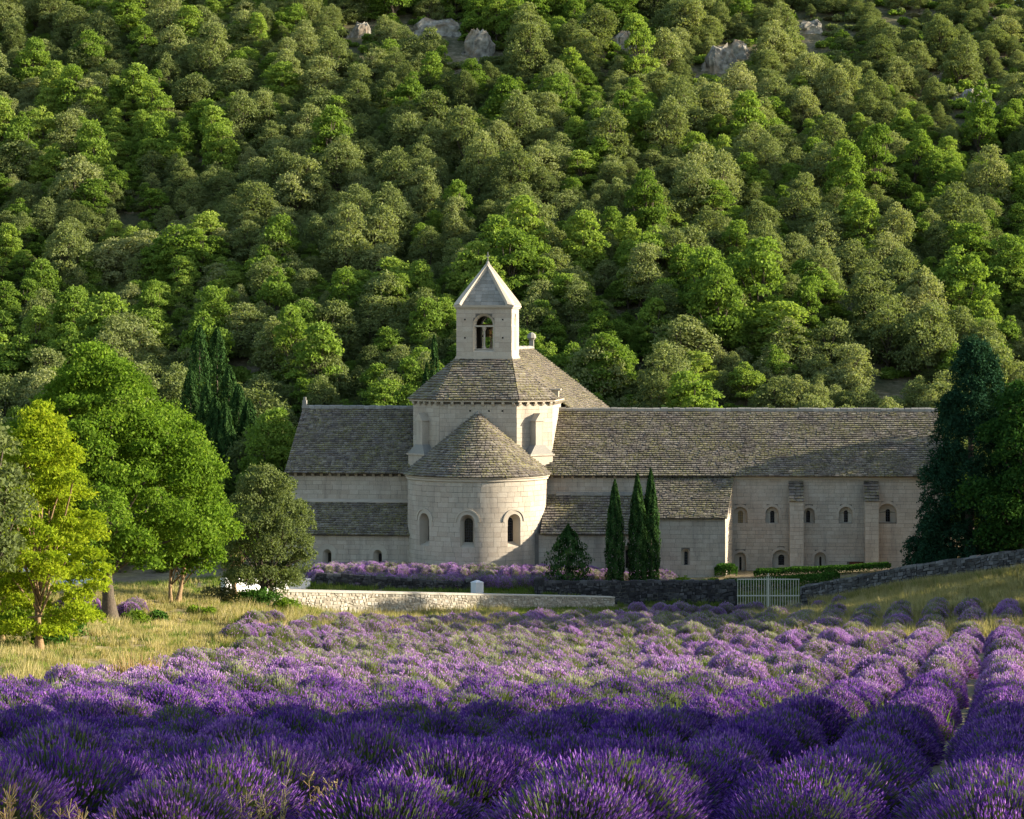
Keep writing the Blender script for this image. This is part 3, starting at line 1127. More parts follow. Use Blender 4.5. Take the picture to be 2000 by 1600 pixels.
for nm_, s, z0_, z1_ in (('base_course', .10, -1.75, -1.28), ('base_course', .05, -1.28, -1.18), ('cornice', .10, 1.88, 1.98), ('cornice', .17, 1.98, 2.08)):
    mb = MB()
    a = tb + s
    i_ = tb - .25 if z0_ > 0 else tb - .05
    for (x0, x1, y0, y1) in ((-a, a, -a, -i_), (-a, a, i_, a), (-a, -i_, -i_, i_), (i_, a, -i_, i_)):
        mb.box(x0, x1, y0 + CV, y1 + CV, z0_, z1_, .6)
    CH.put(nm_, mb, M['dressed'], bell)
# floor and ceiling of the belfry, with a bell
mb = MB()
mb.box(-1.7, 1.7, CV - 1.7, CV + 1.7, -1.3, -.75)
mb.box(-1.7, 1.7, CV - 1.7, CV + 1.7, 1.9, 2.0)
CH.put('belfry_floor', mb, M['mortar'], bell)
mb = MB()
zs = np.array([.05, .08, .25, .5, .68, .72]); rs = np.array([.40, .38, .29, .24, .17, .02])
mb.tube(np.stack([0 * zs, 0 * zs + CV, zs], -1), rs, 14)
mb.box(-1.6, 1.6, CV - .08, CV + .08, .74, .9)
CH.put('bell', mb, plain('bronze', (.10, .07, .03), .4, 8, .3, .5, .9), bell, smooth=False)

# stone spire: stepped blocks on each face, broad hip copings, cross on top
zs0, zs1 = 2.08, 4.62
sw = tb + .02
spire = None
mb = MB()
ap = np.array([0, CV, zs1])
cs = [np.array([a * sw, b * sw + CV, zs0]) for a, b in ((-1, -1), (1, -1), (1, 1), (-1, 1))]
for k in range(4):
    mb.add([cs[k], cs[(k + 1) % 4], ap], T=[[0, 1, 2]])
spire = CH.put('spire', mb, M['mortar'], bell)
lst = []
for k in range(4):
    A0, B0 = cs[k], cs[(k + 1) % 4]
    nrm = np.cross(B0 - A0, ap - A0); nrm /= np.linalg.norm(nrm)
    n = 11
    for r_ in range(n - 1):
        t0, t1 = r_ / n, (r_ + 1) / n
        a0, b0 = A0 + (ap - A0) * t0, B0 + (ap - B0) * t0
        a1, b1 = A0 + (ap - A0) * t1, B0 + (ap - B0) * t1
        w = np.linalg.norm(b0 - a0)
        m_ = max(1, round(w / .42))
        cu = np.sort(np.clip((np.arange(m_ + 1) + (r_ % 2) * .5) / m_, 0, 1))
        cu[0], cu[-1] = 0, 1
        cu = np.unique(np.round(cu, 3))
        for i in range(len(cu) - 1):
            g = .006 / w
            P = np.array([a0 + (b0 - a0) * (cu[i] + g), a0 + (b0 - a0) * (cu[i + 1] - g), a1 + (b1 - a1) * (cu[i + 1] - g), a1 + (b1 - a1) * (cu[i] + g)])
            P[2:] -= (P[2:] - P[:2][::-1]) * .05
            pr = rng.uniform(.02, .032)
            lst.append((np.concatenate([P - nrm * .02, P + nrm * pr]), rng.random()))
lay_stones(CH, lst, spire, 0, M['spire'], joined='spire_blocks')
for k in range(4):
    mb = MB()
    A0 = cs[k]
    d = ap - A0
    out = np.array([A0[0], A0[1] - CV, 0]); out /= np.linalg.norm(out)
    tl = np.array([-out[1], out[0], 0])
    V = []
    for t, w, hh in ((-.02, .30, .13), (.06, .26, .15), (1.0, .12, .16)):
        p = A0 + d * t
        V += [p + tl * w - out * (w), p + tl * w - out * (w - .20) + np.array([0, 0, hh]), p + out * .10 + np.array([0, 0, hh * .5]), p - tl * w - out * (w - .20) + np.array([0, 0, hh]), p - tl * w - out * w]
    Q = []
    for s_ in range(2):
        for i in range(4):
            Q.append([s_ * 5 + i, s_ * 5 + i + 1, s_ * 5 + 5 + i + 1, s_ * 5 + 5 + i])
    mb.add(np.array(V), Q=Q, T=[[0, 2, 1], [0, 4, 2], [2, 4, 3]], tint=.7)
    CH.put('hip_coping', mb, M['dressed'], spire)
mb = MB()
mb.tube([(0, CV, 4.45), (0, CV, 4.75), (0, CV, 4.95)], [.26, .15, .07], 8, .6)
mb.box(-.03, .03, CV - .03, CV + .03, 4.9, 5.55)
mb.box(-.13, .13, CV - .025, CV + .025, 5.25, 5.32)
CH.put('cross_finial', mb, M['spire'], spire)

# nave running back behind the crossing
nv0, nv1, nh = 8.5, 27.5, 5.45
mb = MB()
for s in (-1, 1):
    mb.add([(s * nh, nv0, -15.5), (s * nh, nv1, -15.5), (s * nh, nv1, -5.2), (s * nh, nv0, -5.2)], Q=[[0, 1, 2, 3]])
mb.add([(-nh, nv1, -15.5), (nh, nv1, -15.5), (nh, nv1, -5.2), (0, nv1, -.9), (-nh, nv1, -5.2)], T=[[0, 1, 2], [0, 2, 4], [4, 2, 3]])
nw = CH.put('nave_wall', mb, M['ashlar'])
mb = MB()
mb.box(nh - .02, nh + .22, nv0, nv1, -5.35, -5.2)
CH.put('cornice', mb, M['dressed'], nw)
brackets(CH, nw, seg_map((nh, nv0), (nh, nv1)), np.arange(.4, 18.8, .5), -5.35, .16, .2, .2)
nr = roof(CH, R0, 'nave_roof', [((nh + .35, nv0, -5.22), (nh + .35, nv1 + .2, -5.22), (0, nv0 - 4, -.76), (0, nv1 + .2, -.76)),
                                ((-nh - .35, nv1 + .2, -5.22), (-nh - .35, nv0, -5.22), (0, nv1 + .2, -.76), (0, nv0 - 4, -.76))])
cap_stones(CH, nr, (0, nv0 - 1.5, -.72), (0, nv1 + .25, -.72), 26, .2, .14)
mb = MB()
mb.box(-.16, .16, nv1 - .05, nv1 + .25, -.65, -.2)
mb.tube([(0, nv1 + .1, -.2), (0, nv1 + .1, .0), (0, nv1 + .1, .25), (0, nv1 + .1, .4)], [.14, .34, .3, .08], 8)
CH.put('gable_finial', mb, M['spire'], nr)

# ------------------------------------------------------------------ dormitory wing
WY = 160.9
WG = Frame('dormitory_wing', (0, WY, -15.2), -3.0)
R1 = WG.root
tag(R1, 'long limestone wing with slab roof, two buttresses and small arched windows', 'building')


def wu(px, v=0.0):
    """frame coordinate u of a photo column on the plane at depth v"""
    k = (px - 1000) / F_PX
    c, s = math.cos(math.radians(3)), math.sin(math.radians(3))
    # X = u c + v s ; Y = WY - u s + v c
    return (k * (WY + v * c) - v * s) / (c + k * s)


def wz(py, px, v=0.0):
    u = wu(px, v)
    return (HOR - py) * (WY - u * math.sin(math.radians(3)) + v * math.cos(math.radians(3))) / F_PX


wp = plane_map(0.0)
UEND = 26.9
outs, ins, spec = [], [], []
for c, hw, zt, zb_, ic, ihw, izt, izb, boarded in [
        (1446, 13.8, 990, 1023, 1446.5, 5, 998, 1022.5, 1), (1508, 13, 990, 1023, 1509, 4.2, 998, 1022, 0), (1580.5, 10.5, 992, 1022, 1579, 4, 998, 1022, 0),
        (1652, 13.5, 990, 1022, 1653, 4, 997.5, 1021, 0), (1733, 18, 984, 1021, 1735, 4.5, 995, 1020, 0),
        (1446, 11, 1079, 1116, 1446.5, 2.3, 1088, 1116, 0), (1525, 16.5, 1074, 1116, 1526.5, 6, 1084, 1105, 0),
        (1602, 11.5, 1079, 1116, 1603, 2.3, 1088, 1112, 0), (1796, 17, 1076, 1114, 1797, 6.5, 1087, 1111, 0)]:
    m_px = (WY) / F_PX * .99
    H_ = hw * m_px; h2 = ihw * m_px
    outs.append(Hole(wu(c), H_, wz(zb_, c), wz(zt, c) - H_))
    ins.append(Hole(wu(ic), h2, max(wz(izb, ic), wz(zb_, c) + .02), wz(izt, ic) - h2))
    spec.append(boarded)
d_u0, d_u1 = wu(1659), wu(1687)
doorh = RectHole((d_u0 + d_u1) / 2, (d_u1 - d_u0) / 2, -15.3, wz(1098, 1673))
mb = MB()
wall_sheet(mb, 1.3, UEND, -15.5, -8.5, outs + [doorh], wp, 2.5)
ww = WG.put('dormitory_wall', mb, M['mortar'])
for o_, i_, b_ in zip(outs, ins, spec):
    # flat recessed back with a small light cut in it
    mb = MB()
    reveal(mb, o_, Hole(o_.c, o_.hw * .985, o_.sill + .01, o_.spring), .3, wp, .022, .55)
    bmap = plane_map(.3)
    wall_sheet(mb, o_.c - o_.hw * .985, o_.c + o_.hw * .985, o_.sill, o_.spring, [i_] if i_.spring + i_.rise < o_.spring else [RectHole(i_.c, i_.hw, i_.sill, o_.spring - .001)], bmap, 5, .5)
    # arched head of the recess, above the light
    hd = np.array([(o_.c + o_.hw * .985 * math.cos(a), o_.spring + o_.hw * .985 * math.sin(a)) for a in np.linspace(0, PI, 13)])
    if i_.spring + i_.rise < o_.spring:
        mb.add(bmap(hd[:, 0], hd[:, 1], np.zeros(13)), T=[[0, k, k + 1] for k in range(1, 12)], tint=.5)
    else:
        ia = np.array([(i_.c + i_.hw * math.cos(a), max(o_.spring, i_.spring + i_.hw * math.sin(a))) for a in np.linspace(0, PI, 13)])
        Vq = np.concatenate([bmap(hd[:, 0], hd[:, 1], np.zeros(13)), bmap(ia[:, 0], ia[:, 1], np.zeros(13))])
        mb.add(Vq, Q=[[k, k + 1, 14 + k, 13 + k] for k in range(12)], tint=.5)
    niche = WG.put('window', mb, M['dressed'], R1)
    mb = MB()
    arch_ring(mb, o_, o_.hw, o_.hw + .17, .034, wp, .24)
    WG.put('arch_stones', mb, M['ashlar'], niche)
    mb = MB()
    reveal(mb, i_, i_, .22, bmap, 0, .5)
    fr_ = WG.put('light_reveal', mb, M['dressed'], niche)
    mb = MB()
    fill(mb, Hole(i_.c, i_.hw + .02, i_.sill - .02, i_.spring), .1 if b_ else .24, bmap)
    WG.put('pane', mb, M['amber'] if b_ else M['glass'], niche)
    if i_.hw > .11:
        mb = MB()
        for k in range(1, 5):
            z = i_.sill + (i_.spring + i_.hw - i_.sill) * k / 5
            mb.add(bmap(np.array([i_.c - i_.hw, i_.c + i_.hw, i_.c + i_.hw, i_.c - i_.hw]), np.array([z - .008, z - .008, z + .008, z + .008]), np.full(4, -.08 if b_ else -.2)), Q=[[0, 1, 2, 3]])
        U4 = np.array([i_.c - .008, i_.c + .008, i_.c + .008, i_.c - .008])
        mb.add(bmap(U4, np.array([i_.sill, i_.sill, i_.spring + i_.hw, i_.spring + i_.hw]), np.full(4, -.078 if b_ else -.198)), Q=[[0, 1, 2, 3]])
        WG.put('lattice', mb, M['lead'], niche)
mb = MB()
mb.box(d_u0, d_u1, .18, .26, -15.3, wz(1098, 1673))
dd = WG.put('door', mb, M['red_door'], R1)
mb = MB()
for k in range(1, 4):
    x = d_u0 + (d_u1 - d_u0) * k / 4
    mb.box(x - .012, x + .012, .165, .18, -15.2, wz(1099, 1673))
WG.put('door_batten', mb, M['red_door'], dd)
mb = MB()
wd = wz(1098, 1673)
for x0, x1 in ((d_u0 - .02, d_u0), (d_u1, d_u1 + .02)):
    mb.box(x0, x1, 0.0, .3, -15.3, wd)
mb.box(d_u0, d_u1, .0, .3, wd, wd + .02)
WG.put('door_jamb', mb, M['dressed'], dd)
mb = MB()
mb.tube([(d_u1 - .12, .15, -14.2), (d_u1 - .12, .1, -14.2), (d_u1 - .24, .1, -14.2)], [.02, .02, .02], 6)
WG.put('handle', mb, M['lead'], dd)

vis = stones(wu(1427), UEND - .05, -15.3, -8.78, wp, outs + [doorh], .235, (.35, .72), grow=.15)
bt = [(wu(1541), wu(1568)), (wu(1687.5), wu(1714))]


def hid(s):
    c = s[0].mean(0)
    px = 1000 + 5000 * c[0] / 160
    return c[2] < -14.3 or px > 1790 or any(a - .2 < c[0] < b + .2 for a, b in bt)


vis.sort(key=lambda s: (hid(s), -abs(s[0][:, 0].max() - s[0][:, 0].min())))
lay_stones(WG, vis, ww, 285)
lay_stones(WG, stones(1.8, wu(1427), -11.2, -8.78, wp, [], .28, (.38, .75)), ww, 0)
brackets(WG, ww, wp, np.arange(2.5, 7.6, .66), -8.6, .17, .22, .2)
mb = MB()
mb.box(1.5, UEND + .1, -.22, .03, -8.66, -8.52)
mb.box(wu(1427), UEND + .06, -.12, .03, -8.84, -8.66)
WG.put('cornice', mb, M['dressed'], ww)
mb = MB()
mb.add([(UEND, 0, -15.5), (UEND, 11.6, -15.5), (UEND, 11.6, -8.6), (UEND, 5.7, -4.75), (UEND, 0, -8.6)], T=[[0, 1, 4], [1, 2, 4], [2, 3, 4]])
WG.put('gable_wall', mb, M['ashlar'], ww)
rr_ = roof(WG, R1, 'dormitory_roof', [((1.0, -.42, -8.66), (UEND + .3, -.42, -8.66), (1.0, 5.7, -4.74), (UEND + .3, 5.7, -4.74)),
                                      ((UEND + .3, 11.9, -8.66), (1.0, 11.9, -8.66), (UEND + .3, 5.7, -4.74), (1.0, 5.7, -4.74))])
cap_stones(WG, rr_, (2.4, 5.7, -4.70), (UEND + .35, 5.7, -4.70), 58, .19, .17)

for a, b in bt:                             # buttresses with slab-covered slopes
    mb = MB()
    pb = plane_map(-.85)
    zt_, zm = wz(939, 1555), wz(979, 1555, -.85)
    mb.hexa([(a + .03, -.83, -15.4), (b - .03, -.83, -15.4), (b - .03, 0.02, -15.4), (a + .03, .02, -15.4), (a + .03, -.83, zm), (b - .03, -.83, zm), (b - .03, .02, zt_), (a + .03, .02, zt_)])
    bu = WG.put('buttress', mb, M['mortar'], R1)
    lst = stones(a, b, -15.3, zm, plane_map(-.83), [], .27, (.3, .6))
    for sgn, x in ((-1, a + .03), (1, b - .03)):
        mpx = seg_map((x, .0), (x, -.83)) if sgn < 0 else seg_map((x, -.83), (x, .0))
        lst += stones(0, .83, -15.3, zm, mpx, [], .27, (.3, .6))
    lay_stones(WG, lst, bu, 0)
    Vs, ts = slabs((a - .04, -.93, zm - .03), (b + .04, -.93, zm - .03), (a - .04, 0.0, zt_), (b + .04, 0.0, zt_), .24, (.25, .45), .06)
    for V, t in zip(Vs, ts):
        mb = MB()
        c = V.mean(0)
        mb.add(V - c, Q=HEXS, tint=t * .6)
        link('weathering_slab', mb.build('weathering_slab', M['tile']), bu, (c[0], c[1], c[2] - WG.zb))

# right chapel under its lean-to roof
cp = plane_map(-2.4)
hA = Hole(wu(1224, -2.4), .26, -14.3, -13.1)
hB = Hole(wu(1225, -2.4), .09, -14.3, -13.2)
cu0, cu1 = wu(1052, -2.4), wu(1296, -2.4)
mb = MB()
wall_sheet(mb, cu0 - .5, cu1, -15.5, -12.1, [hA], cp, 3)
cw2 = WG.put('chapel_wall', mb, M['mortar'])
window(WG, R1, cp, hA, hB, .35, None, hood=(.5, .05))
lay_stones(WG, stones(cu0, cu1, -15.3, -12.2, cp, [hA], .29, (.38, .75)), cw2)
ztop = wz(966, 1150, 0)
roof(WG, R1, 'chapel_roof', [((cu0 + .1, -2.68, -12.16), (cu1, -2.68, -12.16), (cu0 + .35, -.02, ztop), (cu1, -.02, ztop))])
cap_stones(WG, cw2, (cu0 + 1.0, -.09, ztop + .05), (cu1, -.09, ztop + .05), 16, .12, .1, 'flashing_stone')

# annex: deeper lean-to with lit right side
AV = -3.9
ap_ = plane_map(AV)
au0, au1 = wu(1283, AV), wu(1416, AV)
au1b = wu(1430, -.0)
zf, zt_ = wz(1009, 1350, AV), -8.72
hA = Hole(wu(1339, AV), .27, wz(1106, 1339, AV), wz(1072, 1339, AV) - .27)
hB = Hole(wu(1340, AV), .1, wz(1104, 1339, AV), wz(1078, 1339, AV) - .1)
mb = MB()
wall_sheet(mb, au0, au1, -15.5, zf, [hA], ap_, 3)
mb.add([(au1, AV, -15.5), (au1b, 0, -15.5), (au1b, 0, zt_), (au1, AV, zf)], Q=[[0, 1, 2, 3]])
mb.add([(au0, AV, -15.5), (au0, 0, -15.5), (au0, 0, zt_), (au0, AV, zf)], Q=[[3, 2, 1, 0]])
aw = WG.put('annex_wall', mb, M['mortar'])
window(WG, R1, ap_, hA, hB, .3, (1, 4))
lst = stones(au0, au1, -15.3, zf - .03, ap_, [hA], .28, (.38, .8))
sm = seg_map((au1, AV), (au1b, 0))
Ls = math.dist((au1, AV), (au1b, 0))
for P, t in stones(0, Ls, -15.3, zt_, sm, [], .28, (.38, .8)):
    vv = P[:, 1].mean()
    if P[:, 2].max() < zf + (zt_ - zf) * (vv - AV) / (0 - AV) + .0:
        lst.append((P, t))
lay_stones(WG, lst, aw, 0)
roof(WG, R1, 'annex_roof', [((au0 - .1, AV - .28, zf - .12), (au1 + .12, AV - .28, zf - .12), (au0 - .1, -.04, zt_ - .02), (au1b + .12, -.04, zt_ - .02))])

# ------------------------------------------------------------------ leaves and trees
def rdir(n, r):
    v = r.normal(size=(n, 3))
    return v / np.linalg.norm(v, axis=1)[:, None]


def leaf_quads(P, Nrm, L, W, r, up=None):
    """diamond-ish leaf faces at P facing Nrm; L, W arrays or scalars"""
    n = len(P)
    ref = rdir(n, r) if up is None else up
    a = ref - (ref * Nrm).sum(1)[:, None] * Nrm
    a /= np.linalg.norm(a, axis=1)[:, None] + 1e-9
    b = np.cross(Nrm, a)
    L = np.broadcast_to(L, (n,))[:, None] * .5
    W = np.broadcast_to(W, (n,))[:, None] * .5
    V = np.stack([P - a * L, P + b * W, P + a * L, P - b * W], 1).reshape(-1, 3)
    Q = np.arange(4 * n).reshape(n, 4)
    return V, Q


def lobed_crown(r, centers, radii, density, leaf, flat=0.85, spread=0.75, jag=0.18, lw=0.6, cull=0.62):
    """leaves on the shells of many small lobes; leaves deep inside other lobes are dropped"""
    Ps, Ns, Ts = [], [], []
    for c, R in zip(centers, radii):
        n = int(density * R * R)
        d = rdir(n, r)
        low = d[:, 2] < -0.35
        d[low] *= np.array([1, 1, -1])
        bumps = 1 + r.normal(0, .09, n) + jag * np.sin(d[:, 0] * 7 + c[0] * 5) * np.sin(d[:, 1] * 7 + c[1] * 5) * np.sin(d[:, 2] * 6 + c[2] * 3)
        rad = R * bumps * (1 - 0.42 * r.random(n) ** 1.4 + 0.28 * r.random(n) ** 3.5)
        p = c + d * rad[:, None] * np.array([1, 1, flat])
        nn = d * (1 - spread) + rdir(n, r) * spread + np.array([0, 0, .18])
        Ps.append(p); Ns.append(nn)
        Ts.append(np.clip(r.normal(0.42 + r.uniform(-.10, .10), 0.17, n), 0, 1))
    P = np.concatenate(Ps); Nn = np.concatenate(Ns); T = np.concatenate(Ts)
    keep = np.ones(len(P), bool)
    for c, R in zip(centers, radii):
        q = (P - c) / np.array([1, 1, flat])
        keep &= (q * q).sum(1) > (R * cull) ** 2
    P, Nn, T = P[keep], Nn[keep], T[keep]
    Nn /= np.linalg.norm(Nn, axis=1)[:, None] + 1e-9
    L = leaf * r.uniform(.7, 1.35, len(P))
    V, Q = leaf_quads(P, Nn, L, L * lw, r)
    return V, Q, T


def limb(mb, p, q, r0, r1, r, sag=.12, n=6):
    t = np.linspace(0, 1, n)[:, None]
    p = np.array(p, float); q = np.array(q, float)
    L = np.linalg.norm(q - p)
    pts = p * (1 - t) + q * t
    w = np.sin(t * PI) * sag * L
    pts = pts + w * rdir(1, r) * .5 + np.array([0, 0, 1]) * w * .35
    mb.tube(pts, r0 * (1 - t[:, 0]) + r1 * t[:, 0], 6, r.random())


def tree_parts(seed, H, cw, cb, nl, lobe, leaf, density, trunk_r, flat=.85, lw=.6, top_narrow=.35, fork=.28, multi=1, spread=.75, lean=(0, 0), low_lobes=0.0):
    """returns trunk builder and crown arrays: H height, cw crown half width, cb crown base height"""
    r = np.random.default_rng(seed)
    cs, rs = [], []
    tries = 0
    while len(cs) < nl and tries < 4000:
        tries += 1
        h = r.random() ** .9
        prof = math.sqrt(max(0, 1 - (2 * h - .85) ** 2 / 1.45)) * (1 - top_narrow * h)
        a = r.uniform(0, 2 * PI)
        R = lobe * r.uniform(.65, 1.3)
        rr_ = (cw * prof - R * .55) * math.sqrt(r.uniform(.15, 1))
        c = np.array([rr_ * math.cos(a) + lean[0] * h, rr_ * math.sin(a) + lean[1] * h, cb + R * .5 + h * (H - cb - R * 1.25)])
        if all(np.linalg.norm(c - c2) > (R + R2) * .42 for c2, R2 in zip(cs, rs)):
            cs.append(c); rs.append(R)
    crown = lobed_crown(r, cs, rs, density, leaf, flat, spread, lw=lw)
    mb = MB()
    for k in range(multi):
        off = np.array([0, 0, 0.]) if multi == 1 else np.array([r.uniform(-.35, .35), r.uniform(-.3, .3), 0])
        tip = np.array([off[0] * 3 + lean[0] * .5, off[1] * 3 + lean[1] * .5, cb + (H - cb) * .55])
        fk = np.array([off[0] * 1.7, off[1] * 1.7, cb + (H - cb) * fork * .3])
        n = 8
        t = np.linspace(0, 1, n)[:, None]
        pts = off * (1 - t) + tip * t + np.sin(t * PI * 1.3) * np.array([r.uniform(-.15, .15), r.uniform(-.15, .15), 0])
        rad = trunk_r * (1 - .8 * t[:, 0]) * (1 + .55 * np.exp(-t[:, 0] * 14)) / math.sqrt(multi)
        mb.tube(pts, rad, 9, .5)
        idx = r.permutation(len(cs))[:min(len(cs), 14 // multi + 4)]
        for i in idx:
            s = np.clip((cs[i][2] - cb) / max(.1, H - cb) * .75, .26, .9)
            p = off * (1 - s) + tip * s
            limb(mb, p, cs[i], trunk_r * .38 * (1 - .5 * s) / math.sqrt(multi), .03, r)
    return mb, crown


def plant_tree(name, pos, seed, mat, bark, label, cat='tree', group=None, scale=1.0, rotz=0.0, **kw):
    mb, (V, Q, T) = tree_parts(seed, **kw)
    root = link(name, None, None, tuple(pos), rotz, scale)
    link('trunk', mb.build('trunk', bark, True), root)
    link('crown', mesh('crown', V, [Q], [mat], None, T), root)
    tag(root, label, cat, group)
    return root


def flame(r, H, R, n, leaf, tip=.55, base=.75, wob=.12, lw=.45, streak=7):
    """narrow cypress: upright sprays on a flame-shaped surface"""
    h = r.random(n) ** .85
    a = r.uniform(0, 2 * PI, n)
    prof = np.where(h < .35, base + (1 - base) * np.sin(h / .35 * PI / 2), np.cos((h - .35) / .65 * PI / 2) ** tip)
    ph = r.uniform(0, 6.3, 3)
    bump_ = 1 + wob * np.sin(a * streak + ph[0] + 2.5 * np.sin(h * 9 + ph[1])) + wob * .8 * np.sin(h * 34 + a * 3 + ph[2])
    rad = R * prof * bump_ * (1 - .35 * r.random(n) ** 2)
    P = np.stack([rad * np.cos(a), rad * np.sin(a), h * H + .02], -1)
    out = np.stack([np.cos(a), np.sin(a), np.full(n, .25)], -1)
    Nn = out * .6 + rdir(n, r) * .55
    Nn /= np.linalg.norm(Nn, axis=1)[:, None]
    up = np.stack([np.cos(a) * .25, np.sin(a) * .25, np.ones(n)], -1) + rdir(n, r) * .3
    L = leaf * r.uniform(.7, 1.4, n)
    V, Q = leaf_quads(P, Nn, L, L * lw, r, up)
    T = np.clip(.45 + .22 * (bump_ - 1) / wob + r.normal(0, .15, n), 0, 1)
    return V, Q, T


def plant_flame(name, pos, seed, H, R, n, leaf, mat, label, group=None, cat='tree', protos={}, **kw):
    r = np.random.default_rng(seed)
    V, Q, T = flame(r, H, R, n, leaf, **kw)
    root = link(name, None, None, tuple(pos), r.uniform(0, 6))
    mb = MB()
    mb.tube([(0, 0, -.4), (0, 0, .4), (0, 0, H * .5), (0, 0, H * .9)], [R * .16 + .05, R * .13 + .04, R * .08 + .02, .02], 7)
    link('trunk', mb.build('trunk', M['bark'], True), root)
    link('crown', mesh('crown', V, [Q], [mat], None, T), root)
    tag(root, label, cat, group)
    return root


def bush(r, W, D, H, n, leaf, lw=.6, lobes=9):
    cs, rs = [], []
    for k in range(lobes):
        a = r.uniform(0, 2 * PI)
        q = math.sqrt(r.random()) * .6
        R = r.uniform(.3, .5)
        cs.append(np.array([q * math.cos(a), q * math.sin(a), R * .5 + r.random() * .35])); rs.append(R)
    V, Q, T = lobed_crown(r, cs, rs, n / lobes / .16, 1.0, .9, .75, lw=lw, cull=.5)
    Vc = V.reshape(-1, 4, 3)
    c = Vc.mean(1, keepdims=True)
    s = np.array([W, D, H])
    V = (c * s + (Vc - c) * leaf).reshape(-1, 3)
    return V, Q, T


# ------------------------------------------------------------------ instancing for what nobody can count
def scatter(name, protos, P, rot, scl, idx, label=None):
    """one object: points carrying rotation, scale and prototype index; geometry nodes place the prototypes"""
    col = bpy.data.collections.new(name + '_kinds')
    for k, me in enumerate(protos):
        o = bpy.data.objects.new('%s_kind_%02d' % (name, k), me)
        col.objects.link(o)
    me = bpy.data.meshes.new(name)
    P = np.asarray(P, np.float32)
    n = len(P)
    me.vertices.add(n)
    me.vertices.foreach_set('co', P.ravel())
    a = me.attributes.new('rot', 'FLOAT_VECTOR', 'POINT'); a.data.foreach_set('vector', np.asarray(rot, np.float32).ravel())
    a = me.attributes.new('scl', 'FLOAT_VECTOR', 'POINT'); a.data.foreach_set('vector', np.asarray(scl, np.float32).ravel())
    a = me.attributes.new('kind', 'INT', 'POINT'); a.data.foreach_set('value', np.asarray(idx, np.int32))
    o = link(name, me)
    ng = bpy.data.node_groups.new(name, 'GeometryNodeTree')
    ng.interface.new_socket('Geometry', in_out='INPUT', socket_type='NodeSocketGeometry')
    ng.interface.new_socket('Geometry', in_out='OUTPUT', socket_type='NodeSocketGeometry')
    gi = ng.nodes.new('NodeGroupInput'); go = ng.nodes.new('NodeGroupOutput')
    ci = ng.nodes.new('GeometryNodeCollectionInfo')
    ci.inputs['Collection'].default_value = col
    ci.inputs['Separate Children'].default_value = True
    ci.inputs['Reset Children'].default_value = True
    ip = ng.nodes.new('GeometryNodeInstanceOnPoints')
    ip.inputs['Pick Instance'].default_value = True

    def named(nm, t):
        q = ng.nodes.new('GeometryNodeInputNamedAttribute')
        q.data_type = t
        q.inputs['Name'].default_value = nm
        return q.outputs['Attribute']
    e2r = ng.nodes.new('FunctionNodeEulerToRotation')
    L = ng.links.new
    L(gi.outputs[0], ip.inputs['Points'])
    L(ci.outputs[0], ip.inputs['Instance'])
    L(named('kind', 'INT'), ip.inputs['Instance Index'])
    L(named('rot', 'FLOAT_VECTOR'), e2r.inputs[0])
    L(e2r.outputs[0], ip.inputs['Rotation'])
    L(named('scl', 'FLOAT_VECTOR'), ip.inputs['Scale'])
    L(ip.outputs[0], go.inputs[0])
    md = o.modifiers.new('scatter', 'NODES')
    md.node_group = ng
    tag(o, label, None, None, 'stuff')
    return o


# ------------------------------------------------------------------ forest on the hillside
fr_rng = np.random.default_rng(77)
protos = []                                 # (mesh, species)
for k in range(6):                          # rounded grey-green holm oaks
    mb, (V, Q, T) = tree_parts(100 + k, H=5.0 + .5 * (k % 3), cw=2.1 + .2 * (k % 2), cb=.7, nl=24 + k % 5, lobe=.72, leaf=.17, density=760, trunk_r=.16, flat=.88, top_narrow=.3, lw=.62)
    tv = mb.build('t', M['bark'])
    nv, nq = len(tv.vertices), len(tv.polygons)
    MBV = np.concatenate(mb.V); MBQ = np.concatenate(mb.Q)
    protos.append(mesh('holm_oak', np.concatenate([MBV, V]), [np.concatenate([MBQ, Q + len(MBV)])], [M['bark'], M['holm']],
                       np.concatenate([np.zeros(len(MBQ)), np.ones(len(Q))]), np.concatenate([np.full(len(MBQ), .4), T])))
for k in range(5):                          # looser bright-green downy oaks
    mb, (V, Q, T) = tree_parts(140 + k, H=6.0 + .6 * (k % 3), cw=2.3, cb=1.1, nl=30, lobe=.66, leaf=.20, density=640, trunk_r=.16, flat=.72, top_narrow=.45, lw=.7)
    MBV = np.concatenate(mb.V); MBQ = np.concatenate(mb.Q)
    protos.append(mesh('downy_oak', np.concatenate([MBV, V]), [np.concatenate([MBQ, Q + len(MBV)])], [M['bark'], M['decid']],
                       np.concatenate([np.zeros(len(MBQ)), np.ones(len(Q))]), np.concatenate([np.full(len(MBQ), .4), T])))
for k in range(3):                          # low dry shrubs
    V, Q, T = bush(np.random.default_rng(170 + k), 1.3, 1.3, 1.3, 2600, .17, .5)
    protos.append(mesh('dry_shrub', V, [Q], [M['olive_shrub']], None, T))

rocks_px = [(705, 45, 20, 55, 240), (850, 38, 46, 50, 272), (935, 62, 30, 90, 300), (1232, 62, 36, 55, 262), (1408, 90, 30, 100, 255), (1440, 80, 22, 60, 262),
            (1580, 40, 26, 40, 288), (1905, 172, 32, 50, 246), (620, 130, 8, 16, 255), (255, 412, 8, 14, 230)]


def hill_hit(px, py):
    """distance at which the line of sight through a pixel meets the hillside"""
    Y = np.linspace(183, 420, 950)
    z = hill_z((px - 1000) * Y / F_PX, Y)
    zz = (HOR - py) * Y / F_PX
    k = np.argmax(z > zz)
    return Y[k] if (z > zz).any() else 330.0


